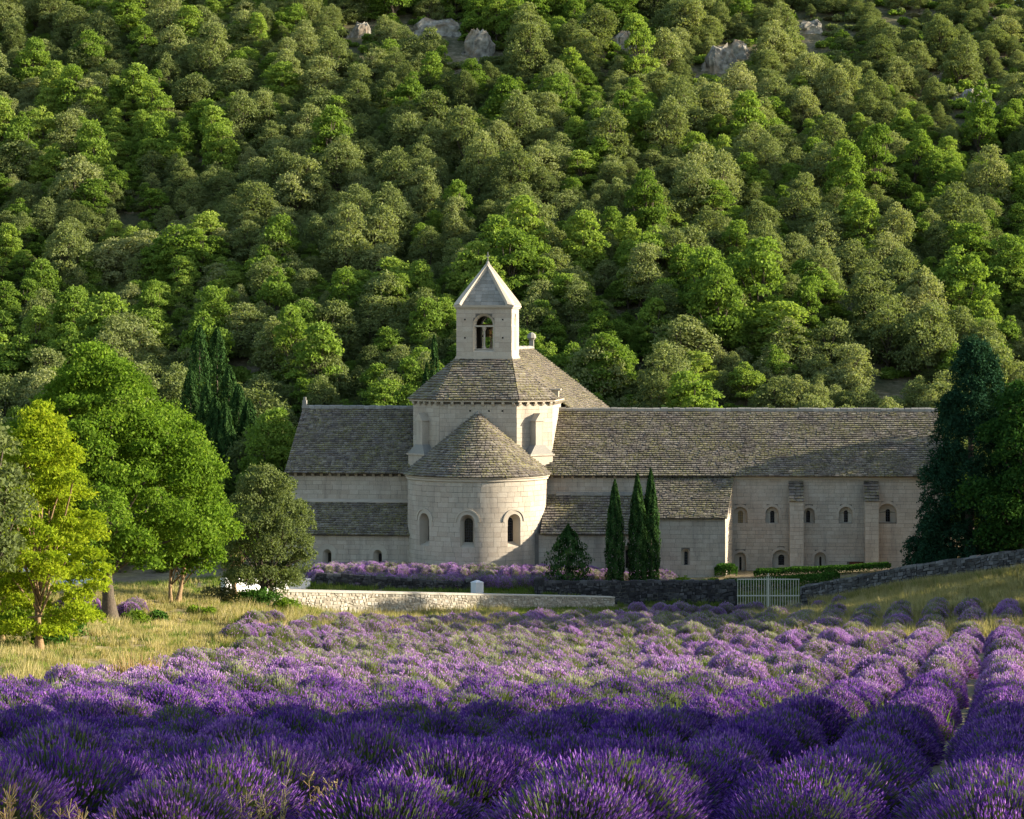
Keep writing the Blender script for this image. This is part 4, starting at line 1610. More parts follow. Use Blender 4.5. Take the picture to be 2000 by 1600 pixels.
bare = []
for px, py, rad in [(705, 55, 3), (850, 60, 3), (935, 110, 2.6), (1232, 90, 3), (1410, 140, 2.8), (1580, 60, 2.5), (1640, 25, 1.6), (1905, 195, 2.5), (1720, 15, 1.6), (1780, 745, 2),
                    (1700, 700, 3), (1420, 760, 2.5), (480, 690, 2.5), (700, 675, 2), (1560, 25, 1.6), (1250, 690, 1.6), (380, 650, 2), (1650, 600, 2)]:
    Y = hill_hit(px, py)
    bare.append(((px - 1000) * Y / F_PX, Y - 1, rad))

pts = []
sp_ = 1.8
for iy, y in enumerate(np.arange(168, 345, sp_ * .9)):
    for x in np.arange(-95, 95, sp_):
        xx = x + (iy % 2) * sp_ * .5 + fr_rng.uniform(-.9, .9)
        yy = y + fr_rng.uniform(-.9, .9)
        if abs(xx) > .2 * yy + 7:
            continue
        if -18 < xx < 30 and yy < 194:
            continue
        if yy < 176 and xx > -22:
            continue
        if any((xx - a) ** 2 + ((yy - b + 4.5) / 2.0) ** 2 < (c * fr_rng.uniform(.6, 1.1)) ** 2 for a, b, c in bare):
            continue
        pts.append((xx, yy))
pts = np.array(pts)
rock_Y = [hill_hit(px, py + h * .5) for px, py, w, h, _ in rocks_px]
hz = ground_z(pts[:, 0], pts[:, 1])
_tx = 1000 + F_PX * pts[:, 0] / pts[:, 1]
_ty = HOR - F_PX * (hz + 2.2) / pts[:, 1]
open_ = np.ones(len(pts), bool)
for (px, py, w, h, _), Yr in zip(rocks_px, rock_Y):      # clearings below the cliffs
    open_ &= ~((np.abs(_tx - px) < w * 1.2 + 24) & (_ty > py - h * .5 - 30) & (_ty < py + h * .6 + 32) & (pts[:, 1] < Yr + 3))
pts = pts[open_]
hz = ground_z(pts[:, 0], pts[:, 1])
pyv = HOR - F_PX * (hz + 4) / pts[:, 1]
ok = pyv > -60
pts, hz = pts[ok], hz[ok]
n_f = len(pts)
sel = _sn(pts[:, 0] - .6 * pts[:, 1], pts[:, 1] + .3 * pts[:, 0], .10, 21) + .55 * fr_rng.normal(size=n_f)
topright = np.clip((pts[:, 0] - 20) / 30, 0, 1) * np.clip((pts[:, 1] - 240) / 40, 0, 1)
sel = sel - 1.3 * topright - .25
kind = np.where(sel > 0, fr_rng.integers(6, 11, n_f), fr_rng.integers(0, 6, n_f))
shr = (fr_rng.random(n_f) < .05 + .45 * topright)
kind = np.where(shr, fr_rng.integers(11, 14, n_f), kind)
size = np.clip(fr_rng.lognormal(-.50, .36, n_f), .28, 1.25) * (1 - .15 * topright)
near_abbey = (pts[:, 1] < 215)
size = np.where(near_abbey, size * 1.08, size)
rotz = fr_rng.uniform(0, 2 * PI, n_f)
zs_ = fr_rng.uniform(.68, 1.12, n_f)
ax_ = fr_rng.uniform(.85, 1.35, n_f)
sk_ = fr_rng.uniform(.15, .7, n_f)
tl1, tl2 = fr_rng.normal(0, .09, n_f), fr_rng.normal(0, .09, n_f)
half = .2 * pts[:, 1]
px_ = 1000 + F_PX * pts[:, 0] / pts[:, 1]
pv = HOR - F_PX * (hz + 3) / pts[:, 1]
hidden = (px_ < -20) | (px_ > 2020) | ((px_ > 560) & (px_ < 1800) & (pv > 830)) | ((px_ < 560) & (pv > 930)) | (pv < 0) | (px_ > 1850) & (pv > 720)
score = size / pts[:, 1] - hidden * 10
order = np.argsort(-score)
single = order[:300]
rest = order[300:]
lab = {0: 'rounded grey-green holm oak in the wood on the hillside behind the abbey', 1: 'bright green downy oak in the wood on the hillside behind the abbey',
       2: 'low dry olive-brown shrub among the trees on the hillside'}
nm = {0: 'holm_oak', 1: 'downy_oak', 2: 'hillside_shrub'}
grp = {0: 'holm oaks of the hillside wood', 1: 'downy oaks of the hillside wood', 2: 'dry shrubs of the hillside wood'}
def where(i):
    p = px_[i]
    col = ('above the big oak and locust' if p < 420 else 'above the left transept' if p < 800 else 'behind the bell tower' if p < 1130
           else 'above the annex' if p < 1480 else 'above the buttressed wing')
    q = pv[i]
    row = 'on the lower slope' if q > 640 else ('on the middle slope' if q > 420 else 'on the upper slope')
    sz = 'small' if size[i] < .72 else ('tall' if size[i] > .92 else 'middling')
    return sz, row + ' ' + col


lab = {0: '%s grey-green holm oak %s', 1: '%s bright green downy oak %s', 2: '%s dry olive-brown shrub %s'}
for i in single:
    s = 0 if kind[i] < 6 else (1 if kind[i] < 11 else 2)
    o = link(nm[s], protos[kind[i]], None, (pts[i, 0], pts[i, 1], hz[i] - sk_[i]), rotz[i], (size[i], size[i] * ax_[i], size[i] * zs_[i]))
    o.rotation_euler = (tl1[i], tl2[i], rotz[i])
    tag(o, lab[s] % where(i), 'shrub' if s == 2 else 'tree', grp[s])
scatter('forest', protos, np.stack([pts[rest, 0], pts[rest, 1], hz[rest] - sk_[rest]], -1), np.stack([tl1[rest], tl2[rest], rotz[rest]], -1),
        np.stack([size[rest], size[rest] * ax_[rest], size[rest] * zs_[rest]], -1), kind[rest], 'dense mixed oak wood covering the upper hillside')

# undergrowth that closes the floor of the wood
ug = []
r_ = np.random.default_rng(5)
for k in range(2):
    V, Q, T = bush(r_, 1.0, 1.0, .8, 900, .22, .6, 6)
    ug.append(mesh('undergrowth_clump', V, [Q], [M['holm'] if k else M['decid']], None, T))
m_ = 4200
yy = r_.uniform(183, 320, m_)
xx = (r_.uniform(-1, 1, m_)) * (.2 * yy + 4)
ok = ~((xx > -18) & (xx < 30) & (yy < 192))
for a, b, c in bare:
    ok &= (xx - a) ** 2 + (yy - b) ** 2 > (c * .8) ** 2
xx, yy = xx[ok], yy[ok]
_tx = 1000 + F_PX * xx / yy
_ty = HOR - F_PX * (hill_z(xx, yy) + .5) / yy
ok = np.ones(len(xx), bool)
for (px, py, w, h, _), Yr in zip(rocks_px, rock_Y):
    ok &= ~((np.abs(_tx - px) < w * 1.2 + 8) & (_ty > py - h * .5 - 12) & (_ty < py + h * .45) & (yy < Yr + 2))
xx, yy = xx[ok], yy[ok]
s_ = r_.uniform(.7, 1.5, len(xx))
scatter('undergrowth', ug, np.stack([xx, yy, hill_z(xx, yy) - .1], -1), np.stack([0 * xx, 0 * xx, r_.uniform(0, 6.3, len(xx))], -1), np.stack([s_] * 3, -1), r_.integers(0, 2, len(xx)),
        'low undergrowth between the hillside trees')


# pale rock outcrops on the slope
def rock_mesh(r, W, D, H, name='rock'):
    """craggy cliff: three grown-together blocks with stepped tops and vertical fissures"""
    Vs, Qs, Ts, nv = [], [], [], 0
    for ox, oy, sw_, sh in ((-.55, .15, .62, r.uniform(.6, .85)), (.05, 0, .75, 1.0), (.66, .1, .55, r.uniform(.5, .8))):
        n1, n2 = 40, 16
        a = np.linspace(0, 2 * PI, n1, endpoint=False)
        ca, sa = np.cos(a), np.sin(a)
        bx_ = np.sign(ca) * np.abs(ca) ** .55; by_ = np.sign(sa) * np.abs(sa) ** .55
        col = np.repeat(r.uniform(.8, 1.1, n1 // 4), 4) * np.repeat(r.uniform(.92, 1.05, n1 // 2), 2)
        hcol = np.repeat(r.uniform(.88, 1.03, n1 // 4), 4)
        V = []
        for i in range(n2):
            t = i / (n2 - 1)
            led = 1.12 - .14 * math.floor(t * 4.5) / 4 - .35 * t ** 5 + .05 * math.sin(t * 23 + ox * 9)
            q = col * led * (1 + r.normal(0, .035, n1))
            V.append(np.stack([ox * W + bx_ * q * W * sw_, oy * D + by_ * q * D * sw_, (t * hcol * sh - .25) * H + r.normal(0, .014, n1) * H], -1))
        V = np.concatenate(V + [np.array([[ox * W, oy * D + D * .1, H * (sh * .97 - .25)]])])
        Qs.append(np.array([[i * n1 + j, i * n1 + (j + 1) % n1, (i + 1) * n1 + (j + 1) % n1, (i + 1) * n1 + j] for i in range(n2 - 1) for j in range(n1)]) + nv)
        Ts.append(np.array([[(n2 - 1) * n1 + j, (n2 - 1) * n1 + (j + 1) % n1, len(V) - 1] for j in range(n1)]) + nv)
        Vs.append(V)
        nv += len(V)
    Q, T = np.concatenate(Qs), np.concatenate(Ts)
    return mesh(name, np.concatenate(Vs), [Q, T], [M['rock']], None, np.full(len(Q) + len(T), .5))


rl_ = ['small pale rock face near the top of the wood, leftmost of the cliffs', 'broad pale ledge of rock beside the tall cliff near the top of the wood',
       'tall pale cliff pillar with dark shaded side near the top of the wood', 'pale rock ledge above the bell tower, right of the tall cliff pillar',
       'tall split cliff with flat top standing among holm oaks', 'cracked shorter rock joined to the split cliff', 'flat pale rock slab on the bare upper slope',
       'rounded pale boulder face low on the far right slope', 'tiny pale rock between the trees of the upper wood', 'tiny pale stone between the trees low in the wood']
rr = np.random.default_rng(31)
for (px, py, w, h, _), lb in zip(rocks_px, rl_):
    Y = hill_hit(px, py + h * .5) + .3
    p = at(px, py + h * .5, Y)
    W = w * Y / F_PX
    W *= 1.4
    H = h * Y / F_PX * 1.75
    zt_ = hill_z(np.array([p[0]]), np.array([Y + W * .75]))[0] + .1      # top flush with the slope behind the face
    o = link('rock_outcrop', rock_mesh(rr, W, W * .8, H), None, (p[0], Y, max(zt_, p[2] + h * .5 * Y / F_PX) - .75 * H), rr.uniform(-.25, .25))
    tag(o, lb, 'rock', 'rock outcrops on the hillside')


# ------------------------------------------------------------------ named trees
def gz(x, y):
    return float(ground_z(np.array([x]), np.array([y]))[0])


def spot(px, Y, dz=0.0):
    x = (px - 1000) * Y / F_PX
    return (x, Y, gz(x, Y) + dz)


plant_tree('oak_tree', spot(215, 118, -.1), 301, M['oak'], M['bark'], 'big broad green oak with a dark trunk on the grassy bank', H=13.0, cw=7.5, cb=2.5, nl=170, lobe=.85, leaf=.16,
           density=1250, trunk_r=.30, flat=.72, top_narrow=.62, lean=(-.6, 0), fork=.2)
plant_tree('locust_tree', spot(78, 90, -.1), 302, M['locust'], M['bark_tan'], 'yellow-green locust tree with feathery foliage on the bank', H=9.0, cw=2.9, cb=.5, nl=135, lobe=.52, leaf=.17,
           density=1500, trunk_r=.13, flat=.62, top_narrow=.5, lw=.34)
plant_tree('locust_tree', spot(5, 93, -.1), 312, M['locust'], M['bark_tan'], 'small yellow-green locust at the edge of the picture behind the grey-green tree', H=7.6, cw=2.0, cb=.5, nl=40, lobe=.6, leaf=.20,
           density=900, trunk_r=.1, flat=.5, top_narrow=.4, lw=.34)
plant_tree('grey_green_tree', spot(-20, 84, -.1), 303, M['holm'], M['bark'], 'dull grey-green tree cut by the left edge in front of the locust', H=8.0, cw=1.6, cb=2.6, nl=26, lobe=.62, leaf=.15,
           density=1000, trunk_r=.16, flat=.8)
plant_tree('small_oak_tree', spot(345, 128, -.1), 304, M['oak'], M['bark_tan'], 'small bright green tree with several tan trunks beside the big oak', H=6.2, cw=2.5, cb=1.4, nl=40, lobe=.75, leaf=.19,
           density=800, trunk_r=.17, flat=.75, multi=3, lean=(1.6, 0))
plant_tree('holm_oak_tree', spot(520, 133, -.1), 305, M['holm'], M['bark'], 'rounded olive-green holm oak with twin dark trunks at the end of the cream wall', H=7.7, cw=3.0, cb=.9, nl=90, lobe=.62, leaf=.13,
           density=1600, trunk_r=.22, flat=.9, multi=2, top_narrow=.25)
plant_tree('tan_trunk_tree', spot(462, 139, -.1), 306, M['oak'], M['bark_tan'], 'small tree with an orange-tan trunk just behind the twin-trunked holm oak', H=5.2, cw=1.7, cb=1.7, nl=18, lobe=.7, leaf=.18,
           density=650, trunk_r=.16, multi=2)
plant_tree('round_leafy_tree', spot(532, 178, -.2), 307, M['decid'], M['bark'], 'leafy green tree filling the gap between the cypress clump and the transept gable', H=9.0, cw=2.9, cb=.8, nl=44, lobe=1.0, leaf=.22,
           density=620, trunk_r=.25, flat=.8)
plant_tree('round_leafy_tree', spot(360, 172, -.2), 308, M['decid'], M['bark'], 'leafy green tree half hidden behind the big oak', H=8.5, cw=3.2, cb=.8, nl=40, lobe=1.0, leaf=.22, density=560, trunk_r=.25, flat=.8)

cyp = 'cypress clump behind the big oak'
for k, (px, py, Y, R, w) in enumerate([(390, 636, 190, .95, 'tallest cypress on the left of the clump behind the big oak'), (424, 642, 192, .95, 'tall dark cypress in the middle of the clump behind the big oak'),
                                    (372, 722, 188, .8, 'short cypress at the oak side of the clump'), (405, 752, 186, .75, 'low cypress in front of the tallest one in the clump'),
                                    (447, 716, 190, .85, 'cypress right of the tall middle one in the clump'), (420, 775, 184, .75, 'lowest front cypress of the clump'),
                                    (440, 790, 183.5, .7, 'front cypress second from the lowest in the clump'), (466, 752, 187, .8, 'cypress second from the transept side of the clump'),
                                    (486, 782, 185.5, .8, 'cypress on the transept side of the clump')]):
    p = spot(px, Y, -.3)
    top = (HOR - py) * Y / F_PX
    plant_flame('cypress_tree', p, 400 + k, top - p[2], R * 1.3, 6500, .22, M['cypress'], w, cyp)
for k, (px, py, Y, R, w) in enumerate([(848, 655, 197, .5, 'slim cypress peeking over the crossing roof, the taller of two'), (833, 710, 198, .42, 'slim cypress peeking over the crossing roof, the shorter of two')]):
    p = spot(px, Y, -.2)
    plant_flame('cypress_tree', p, 420 + k, (HOR - py) * Y / F_PX - p[2], R, 3000, .2, M['cypress'], w, 'cypresses behind the crossing')
for k, (px, py, R, w) in enumerate([(1201, 938, .56, 'slim dark cypress standing alone nearest the apse'), (1245, 926, .56, 'slim cypress in the middle of the three by the abbey wall'),
                                    (1271, 917, .54, 'tallest slim cypress of the three, beside the hedge')]):
    Y = 152.8 + .4 * k
    p = spot(px, Y, -.2)
    plant_flame('cypress_tree', p, 430 + k, (HOR - py) * Y / F_PX - p[2], R, 9000, .15, M['cypress'], w, 'three cypresses by the abbey', tip=.75, base=.85, wob=.1)
p = spot(1110, 153, -.1)
plant_flame('bay_tree', p, 440, -365 * 153 / 5000 - p[2], 1.2, 5200, .16, M['cypress'], 'small dark pointed bay tree beside the apse lavender', tip=1.1, base=.85, wob=.26, lw=.5, streak=5)
p = spot(1893, 151, -.2)
cr = np.random.default_rng(450)
Hc = -5 * 151 / 5000 - p[2]
cs_, rs_ = [], []
for k in range(620):                        # tufted branch ends on a tall cone, denser low down
    h = cr.random() ** 1.5
    a = cr.uniform(0, 2 * PI)
    prof = 3.5 * (1 - h) ** .6 + .2
    q = prof * cr.uniform(.5, 1.0)
    cs_.append(np.array([q * math.cos(a) + .35 * h, q * math.sin(a), h * (Hc - .6) + .2])); rs_.append(cr.uniform(.32, .62))
V, Q, T = lobed_crown(cr, cs_, rs_, 900, .2, 1.35, .6, lw=.35, cull=.4)
root = link('conifer_tree', None, None, tuple(p))
mb = MB()
mb.tube([(0, 0, -.4), (0, 0, 1), (.2, 0, Hc * .9)], [.4, .33, .04], 9)
link('trunk', mb.build('trunk', M['bark'], True), root)
link('crown', mesh('crown', V, [Q], [M['conifer']], None, T), root)
tag(root, 'huge dark blue-green conifer at the end of the dormitory wing', 'tree')
p = spot(2004, 147, -.2)
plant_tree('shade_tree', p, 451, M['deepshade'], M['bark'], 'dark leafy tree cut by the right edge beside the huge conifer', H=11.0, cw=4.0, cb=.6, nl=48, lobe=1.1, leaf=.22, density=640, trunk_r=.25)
# trees beyond the right edge of the picture, known from their shadows on the field, the bank and the wing roof
sh_i = 0
for x, y, h, cw, w in [(14.5, 29.6, 14.0, 3.7, 'tree nearest the camera in the row outside the right edge'), (15.0, 34.0, 15.0, 3.9, 'second tree of the row outside the right edge'),
                       (14.8, 38.6, 15.0, 3.9, 'third tree of the row outside the right edge'), (16.0, 43.0, 13.5, 3.7, 'fourth tree of the row outside the right edge'),
                       (33.0, 123.5, 10.0, 3.4, 'tree outside the right edge nearest the lavender mounds'), (34.0, 129.5, 10.5, 3.6, 'tree outside the right edge above the dry grass bank'), (36, 134, 10.5, 3.4, 'tree outside the right edge by the stone wall'),
                       (37, 141, 11.5, 3.4, 'tree outside the right edge behind the stone wall'), (37.5, 149, 12, 3.4, 'tree outside the right edge behind the leafy shade tree'),
                       (36, 160.6, 12.6, 3.4, 'tall tree outside the right edge past the end of the dormitory wing')]:
    seed = 460 + sh_i % 3
    if sh_i < 3:
        mb, (V, Q, T) = tree_parts(seed, H=13, cw=3.0, cb=.8, nl=44, lobe=1.15, leaf=.34, density=330, trunk_r=.28)
        if sh_i == 0:
            SHP = []
        SHP.append((mb.build('trunk', M['bark'], True), mesh('crown', V, [Q], [M['hedge']], None, T)))
    root = link('shade_tree', None, None, (x, y, gz(x, y) - .2), sh_i * 1.7, (cw / 3.0, cw / 3.0, h / 13.0))
    link('trunk', SHP[sh_i % 3][0], root)
    link('crown', SHP[sh_i % 3][1], root)
    tag(root, w, 'tree', 'shade trees outside the right edge')
    sh_i += 1

for x, y, w in ((17.0, 21.8, 'unseen tall bare-stemmed tree added for its shade outside the right edge, nearest the camera'), (18.5, 25.0, 'unseen tall bare-stemmed tree added for its shade outside the right edge, second from the camera')):  # unseen trees added, crowns set high to shade only the left foreground
    plant_tree('shade_tree', (x, y, gz(x, y) - .2), 470 + int(y), M['hedge'], M['bark'], w, group='shade trees outside the right edge', H=13.0, cw=3.6, cb=7.1, nl=30, lobe=1.15, leaf=.36, density=300, trunk_r=.28)


# ------------------------------------------------------------------ shrubs on the bank, hedges
def put_bush(name, px, py, Y, W, H, mat, label, seed, n=1500, leaf=.13, group=None, cat='shrub', D=None, z=None):
    r = np.random.default_rng(seed)
    V, Q, T = bush(r, W, D or W, H, n, leaf)
    p = spot(px, Y, -.05)
    if z is not None:
        p = (p[0], p[1], z)
    o = link(name, mesh(name, V, [Q], [mat], None, T), None, p, 0)
    return tag(o, label, cat, group)


for k, (px, Y, W, H, m, lb) in enumerate([(280, 116, .55, .6, 'bright', 'bright green shrub on the grass right of the big oak trunk'), (172, 112, .5, .6, 'hedge', 'dark green shrub left of the big oak trunk'),
                                          (250, 114, .35, .5, 'greengrass', 'tall pale green weed clump at the foot of the big oak'), (120, 96, .8, 1.0, 'hedge', 'dark green bush between the locust and the big oak'),
                                          (98, 92, .5, .7, 'hedge', 'low dark bush at the foot of the locust trunk'), (45, 92, 1.0, 1.1, 'bright', 'yellow-green low bush left of the locust trunk'),
                                          (518, 131, .9, .9, 'hedge', 'leafy dark green bush at the foot of the twin-trunked holm oak'), (548, 131, .7, .7, 'bright', 'bright green ivy mound beside the holm oak foot'),
                                          (490, 131.5, .9, .9, 'hedge', 'dark undergrowth bush left of the holm oak foot'), (430, 133, .8, .8, 'olive_shrub', 'dry olive bush under the tan-trunked tree'),
                                          (395, 124, .5, .5, 'bright', 'small bright bush in the middle of the grass bank'), (300, 120, .5, .45, 'hedge', 'small dark bush between the oak and the multi-trunk tree'),
                                          (590, 136, .7, .45, 'greengrass', 'low weeds at the start of the cream wall'), (160, 110, .45, .55, 'hedge', 'small round dark bush on the bare earth left of the oak'),
                                          (15, 96, 1.3, 1.5, 'bright', 'leafy bush at the left edge below the locust'), (640, 134, .5, .3, 'bright', 'tiny green bush below the cream wall')]):
    put_bush('bank_shrub', px, 0, Y, W * 1.45, H * 1.35, M[m], lb, 500 + k, group='shrubs on the grassy bank')
put_bush('broom_bush', 290, 0, 72, .38, .9, M['locust'], 'bright yellow broom sprig in the lavender field', 530, 260, .12)
put_bush('weed_bush', 600, 0, 104, .35, .8, M['bright'], 'small green weed standing in the middle of the lavender', 531, 240, .12)


def hedge(name, pts, W, H, n, mat, label, seed, leaf=.11):
    """clipped hedge along a line: leaves in a rounded box section"""
    r = np.random.default_rng(seed)
    p0, p1 = np.array(pts[0], float), np.array(pts[1], float)
    L = np.linalg.norm(p1 - p0)
    t = (p1 - p0) / L
    nn = np.array([t[1], -t[0]])
    s = r.random(n)
    ang = r.uniform(0, PI, n)
    cx = np.sign(np.cos(ang)) * np.abs(np.cos(ang)) ** .45 * W
    cz = np.abs(np.sin(ang)) ** .35 * H
    cx *= (1 - .25 * r.random(n)); cz *= (1 - .12 * r.random(n)) * (1 + .04 * np.sin(s * L * 3))
    end = np.minimum(s, 1 - s) * L
    k = np.clip(end / .3, .3, 1)
    xy = p0[None] + t[None] * (s * L)[:, None] + nn[None] * (cx * k)[:, None]
    z = ground_z(xy[:, 0], xy[:, 1]) + cz * np.clip(end / .15, .8, 1)
    c = np.array([(p0[0] + p1[0]) / 2, (p0[1] + p1[1]) / 2, gz((p0[0] + p1[0]) / 2, (p0[1] + p1[1]) / 2)])
    P = np.concatenate([xy, z[:, None]], 1) - c
    N_ = rdir(n, r) + np.array([0, 0, .4])
    N_ /= np.linalg.norm(N_, axis=1)[:, None]
    Ls = leaf * r.uniform(.7, 1.4, n)
    V, Q = leaf_quads(P, N_, Ls, Ls * .65, r)
    o = link(name, mesh(name, V, [Q], [mat], None, np.clip(r.normal(.45, .2, n), 0, 1)), None, tuple(c))
    return tag(o, label, 'hedge', 'clipped garden hedges')


def xy(px, Y):
    return ((px - 1000) * Y / F_PX, Y)


hedge('hedge', [xy(1408, 153.2), xy(1640, 153.0)], .45, .62, 9000, M['hedge'], 'long clipped hedge right behind the pale iron gate', 541)
hedge('hedge', [xy(1472, 155.5), xy(1740, 154.5)], .45, .5, 9000, M['hedge'], 'clipped hedge nearest the dormitory wall', 542)
hedge('hedge', [xy(1396, 156.0), xy(1440, 156.0)], .4, .8, 2500, M['hedge'], 'short clipped hedge at the corner of the annex', 543)
for k, (px, W, lb) in enumerate([(1335, .85, 'sunlit yellow-green shrub nearest the three cypresses'), (1385, .95, 'sunlit yellow-green shrub touching the end of the long hedge')]):
    put_bush('garden_shrub', px, 0, 153.0, W, .95, M['bright'], lb, 545 + k, 2600, .10, 'sunlit garden shrubs')


# ------------------------------------------------------------------ dry-stone walls, gate, post
def rubble_wall(name, A, B, botA, botB, topA, topB, th, label, core, mat, ch, ln, seed, cap=None, ends=True, sag=0.0):
    r = np.random.default_rng(seed)
    A = np.array(A, float); B = np.array(B, float)
    L = np.linalg.norm(B - A)
    t = (B - A) / L
    nrm = np.array([t[1], -t[0]])
    c = np.array([*((A + B) / 2), min(botA, botB)])

    def bot(u): return botA + (botB - botA) * u / L

    def top(u): return topA + (topB - topA) * u / L - sag * np.sin(np.clip(u / L, 0, 1) * PI)
    Hn = ((topA - botA) + (topB - botB)) / 2

    def mp(u, z, d):
        zw = z + .05 * np.sin(u * 2.3 + z * 7) * np.clip(z / .2, 0, 1) * np.clip((Hn - z) / .2, 0, 1) + .03 * np.sin(u * 5.1 - z * 5) * np.clip((Hn - z) / .2, 0, 1)
        zz = bot(u) + zw / Hn * (top(u) - bot(u))
        return np.stack([A[0] + t[0] * u + nrm[0] * d, A[1] + t[1] * u + nrm[1] * d, zz], -1)
    root = link(name, None, None, tuple(c))
    mb = MB()
    U = np.linspace(0, L, max(3, int(L / .8)))
    f = mp(U, np.full(len(U), -.3), np.zeros(len(U))); ft = mp(U, np.full(len(U), Hn), np.zeros(len(U)))
    b = mp(U, np.full(len(U), -.3), np.full(len(U), -th)); bt_ = mp(U, np.full(len(U), Hn), np.full(len(U), -th))
    m = len(U)
    V = np.concatenate([f, ft, bt_, b]) - c
    Q = [[k * m + i, k * m + i + 1, (k + 1) * m + i + 1, (k + 1) * m + i] for k in range(3) for i in range(m - 1)] + [[0, m, 2 * m, 3 * m], [m - 1, 4 * m - 1, 3 * m - 1, 2 * m - 1]]
    mb.add(V, Q=Q)
    link('core', mb.build('core', core), root)
    mb = MB()
    lists = [(L, mp)]
    if ends:
        lists.append((th, lambda u, z, d: mp(np.full_like(u, L) + d, z, -u)))
        lists.append((th, lambda u, z, d: mp(np.zeros_like(u) - d, z, -th + u)))
    for LL, mq in lists:
        for P, tt in stones(0, LL, -.25, Hn, mq, [], ch, ln, .025, .035, r=r):
            j = r.uniform(-.03, .03, (8, 3))
            P = P + j
            cc = P[4:].mean(0)
            P[4:] = cc + (P[4:] - cc) * r.uniform(.8, .95)
            mb.add(P - c, Q=HEXS, tint=float(np.clip(tt, 0, 1)))
    link('stonework', mb.build('stonework', mat), root)['kind'] = 'stuff'
    if cap is None:
        x = 0.0
        mb = MB()
        while x < L:
            l = r.uniform(.2, .5)
            e = min(L, x + l)
            h = r.uniform(.07, .15)
            uu = np.array([x + .01, e - .01, e - .01, x + .01]); dd_ = np.array([.05, .05, -th - .05, -th - .05])
            P = np.concatenate([mp(uu, np.full(4, Hn - .02), dd_), mp(uu, np.full(4, Hn + h), dd_ * .85)]) + r.uniform(-.02, .02, (8, 3))
            mb.hexa(P - c, float(r.random() * .7 + .3))
            x = e
        link('coping', mb.build('coping', mat), root)['kind'] = 'stuff'
    else:
        n = cap
        for k in range(n):
            a, e = L * k / n + .006, L * (k + 1) / n - .006
            uu = np.array([a, e, e, a]); dd_ = np.array([.07, .07, -th - .07, -th - .07])
            mb = MB()
            P = np.concatenate([mp(uu, np.full(4, Hn + .0), dd_), mp(uu, np.full(4, Hn + .10), dd_)]) - c
            cc = P.mean(0)
            mb.hexa(P - cc, .75)
            link('coping_slab', mb.build('coping_slab', mat), root, tuple(cc))
    tag(root, label, 'wall')
    return root


def zpx(py, Y):
    return (HOR - py) * Y / F_PX


rubble_wall('cream_stone_wall', xy(535, 136.6), xy(1200, 150.0), zpx(1208, 136.6), zpx(1194, 150.0), zpx(1156, 136.6), zpx(1168, 150.0), .45, 'low sunlit cream stone wall with flat coping along the lavender field',
            M['cream_core'], M['cream'], .13, (.12, .3), 601, cap=26)
rubble_wall('dark_stone_wall', xy(618, 152.2), xy(908, 152.2), zpx(1172, 152.2), zpx(1178, 152.2), zpx(1123, 152.2), zpx(1141, 152.2), .5, 'dark mossy rubble wall left of the white post, below the apse lavender',
            M['rubble_core'], M['rubble'], .15, (.12, .35), 602)
rubble_wall('dark_wall_pier', xy(909, 152.1), xy(924, 152.1), zpx(1178, 152), zpx(1178, 152), zpx(1134, 152), zpx(1134, 152), .55, 'short dark rubble pier ending the wall beside the white post',
            M['rubble_core'], M['rubble'], .15, (.15, .35), 603)
rubble_wall('dark_stone_wall', xy(1062, 151.4), xy(1438, 150.6), zpx(1182, 151.4), zpx(1196, 150.6), zpx(1139, 151.4), zpx(1137, 150.6), .5, 'dark rubble wall between the gap and the pale iron gate, below the three cypresses',
            M['rubble_core'], M['rubble'], .16, (.13, .38), 604)
rubble_wall('dark_wall_pier', xy(1045, 151.3), xy(1061, 151.3), zpx(1182, 151.3), zpx(1182, 151.3), zpx(1132, 151.3), zpx(1132, 151.3), .55, 'short dark rubble pier at the gap below the bay tree',
            M['rubble_core'], M['rubble'], .16, (.15, .35), 605)
rubble_wall('dark_stone_wall', xy(1563, 150.4), xy(1790, 145.0), zpx(1198, 150.4), zpx(1162, 145.0), zpx(1148, 150.4), zpx(1106, 145.0), .5, 'dark rubble wall climbing right from the pale iron gate',
            M['rubble_core'], M['rubble_grey'], .16, (.14, .4), 606, ends=True)
rubble_wall('dark_stone_wall', xy(1790.5, 144.9), xy(2120, 139.5), zpx(1164, 144.9), zpx(1128, 139.5), zpx(1106, 144.9), zpx(1058, 139.5), .5, 'upper stretch of dark rubble wall in front of the huge conifer',
            M['rubble_core'], M['rubble_grey'], .17, (.14, .42), 607, ends=False)

# white painted post
Y = 151.0
c = spot(932, Y)
root = link('gate_post', None, None, (c[0], Y, zpx(1178, Y)))
w = .27
mb = MB()
hb = zpx(1139, Y) - zpx(1178, Y)
ca, sa = math.cos(math.radians(35)), math.sin(math.radians(35))
def rp(x, y, z): return (x * ca - y * sa, x * sa + y * ca, z)
mb.hexa([rp(-w, -w, 0), rp(w, -w, 0), rp(w, w, 0), rp(-w, w, 0), rp(-w, -w, hb), rp(w, -w, hb), rp(w, w, hb), rp(-w, w, hb)])
link('shaft', mb.build('shaft', M['white_render']), root)
mb = MB()
w2 = w * 1.04
mb.add([rp(-w2, -w2, hb + .003), rp(w2, -w2, hb + .003), rp(w2, w2, hb + .003), rp(-w2, w2, hb + .003), rp(-w2, -w2, hb + .06), rp(w2, -w2, hb + .06), rp(w2, w2, hb + .06), rp(-w2, w2, hb + .06), rp(0, 0, hb + .2)],
       Q=[[0, 3, 2, 1], [0, 1, 5, 4], [1, 2, 6, 5], [2, 3, 7, 6], [3, 0, 4, 7]], T=[[4, 5, 8], [5, 6, 8], [6, 7, 8], [7, 4, 8]])
link('cap', mb.build('cap', M['white_render']), root)
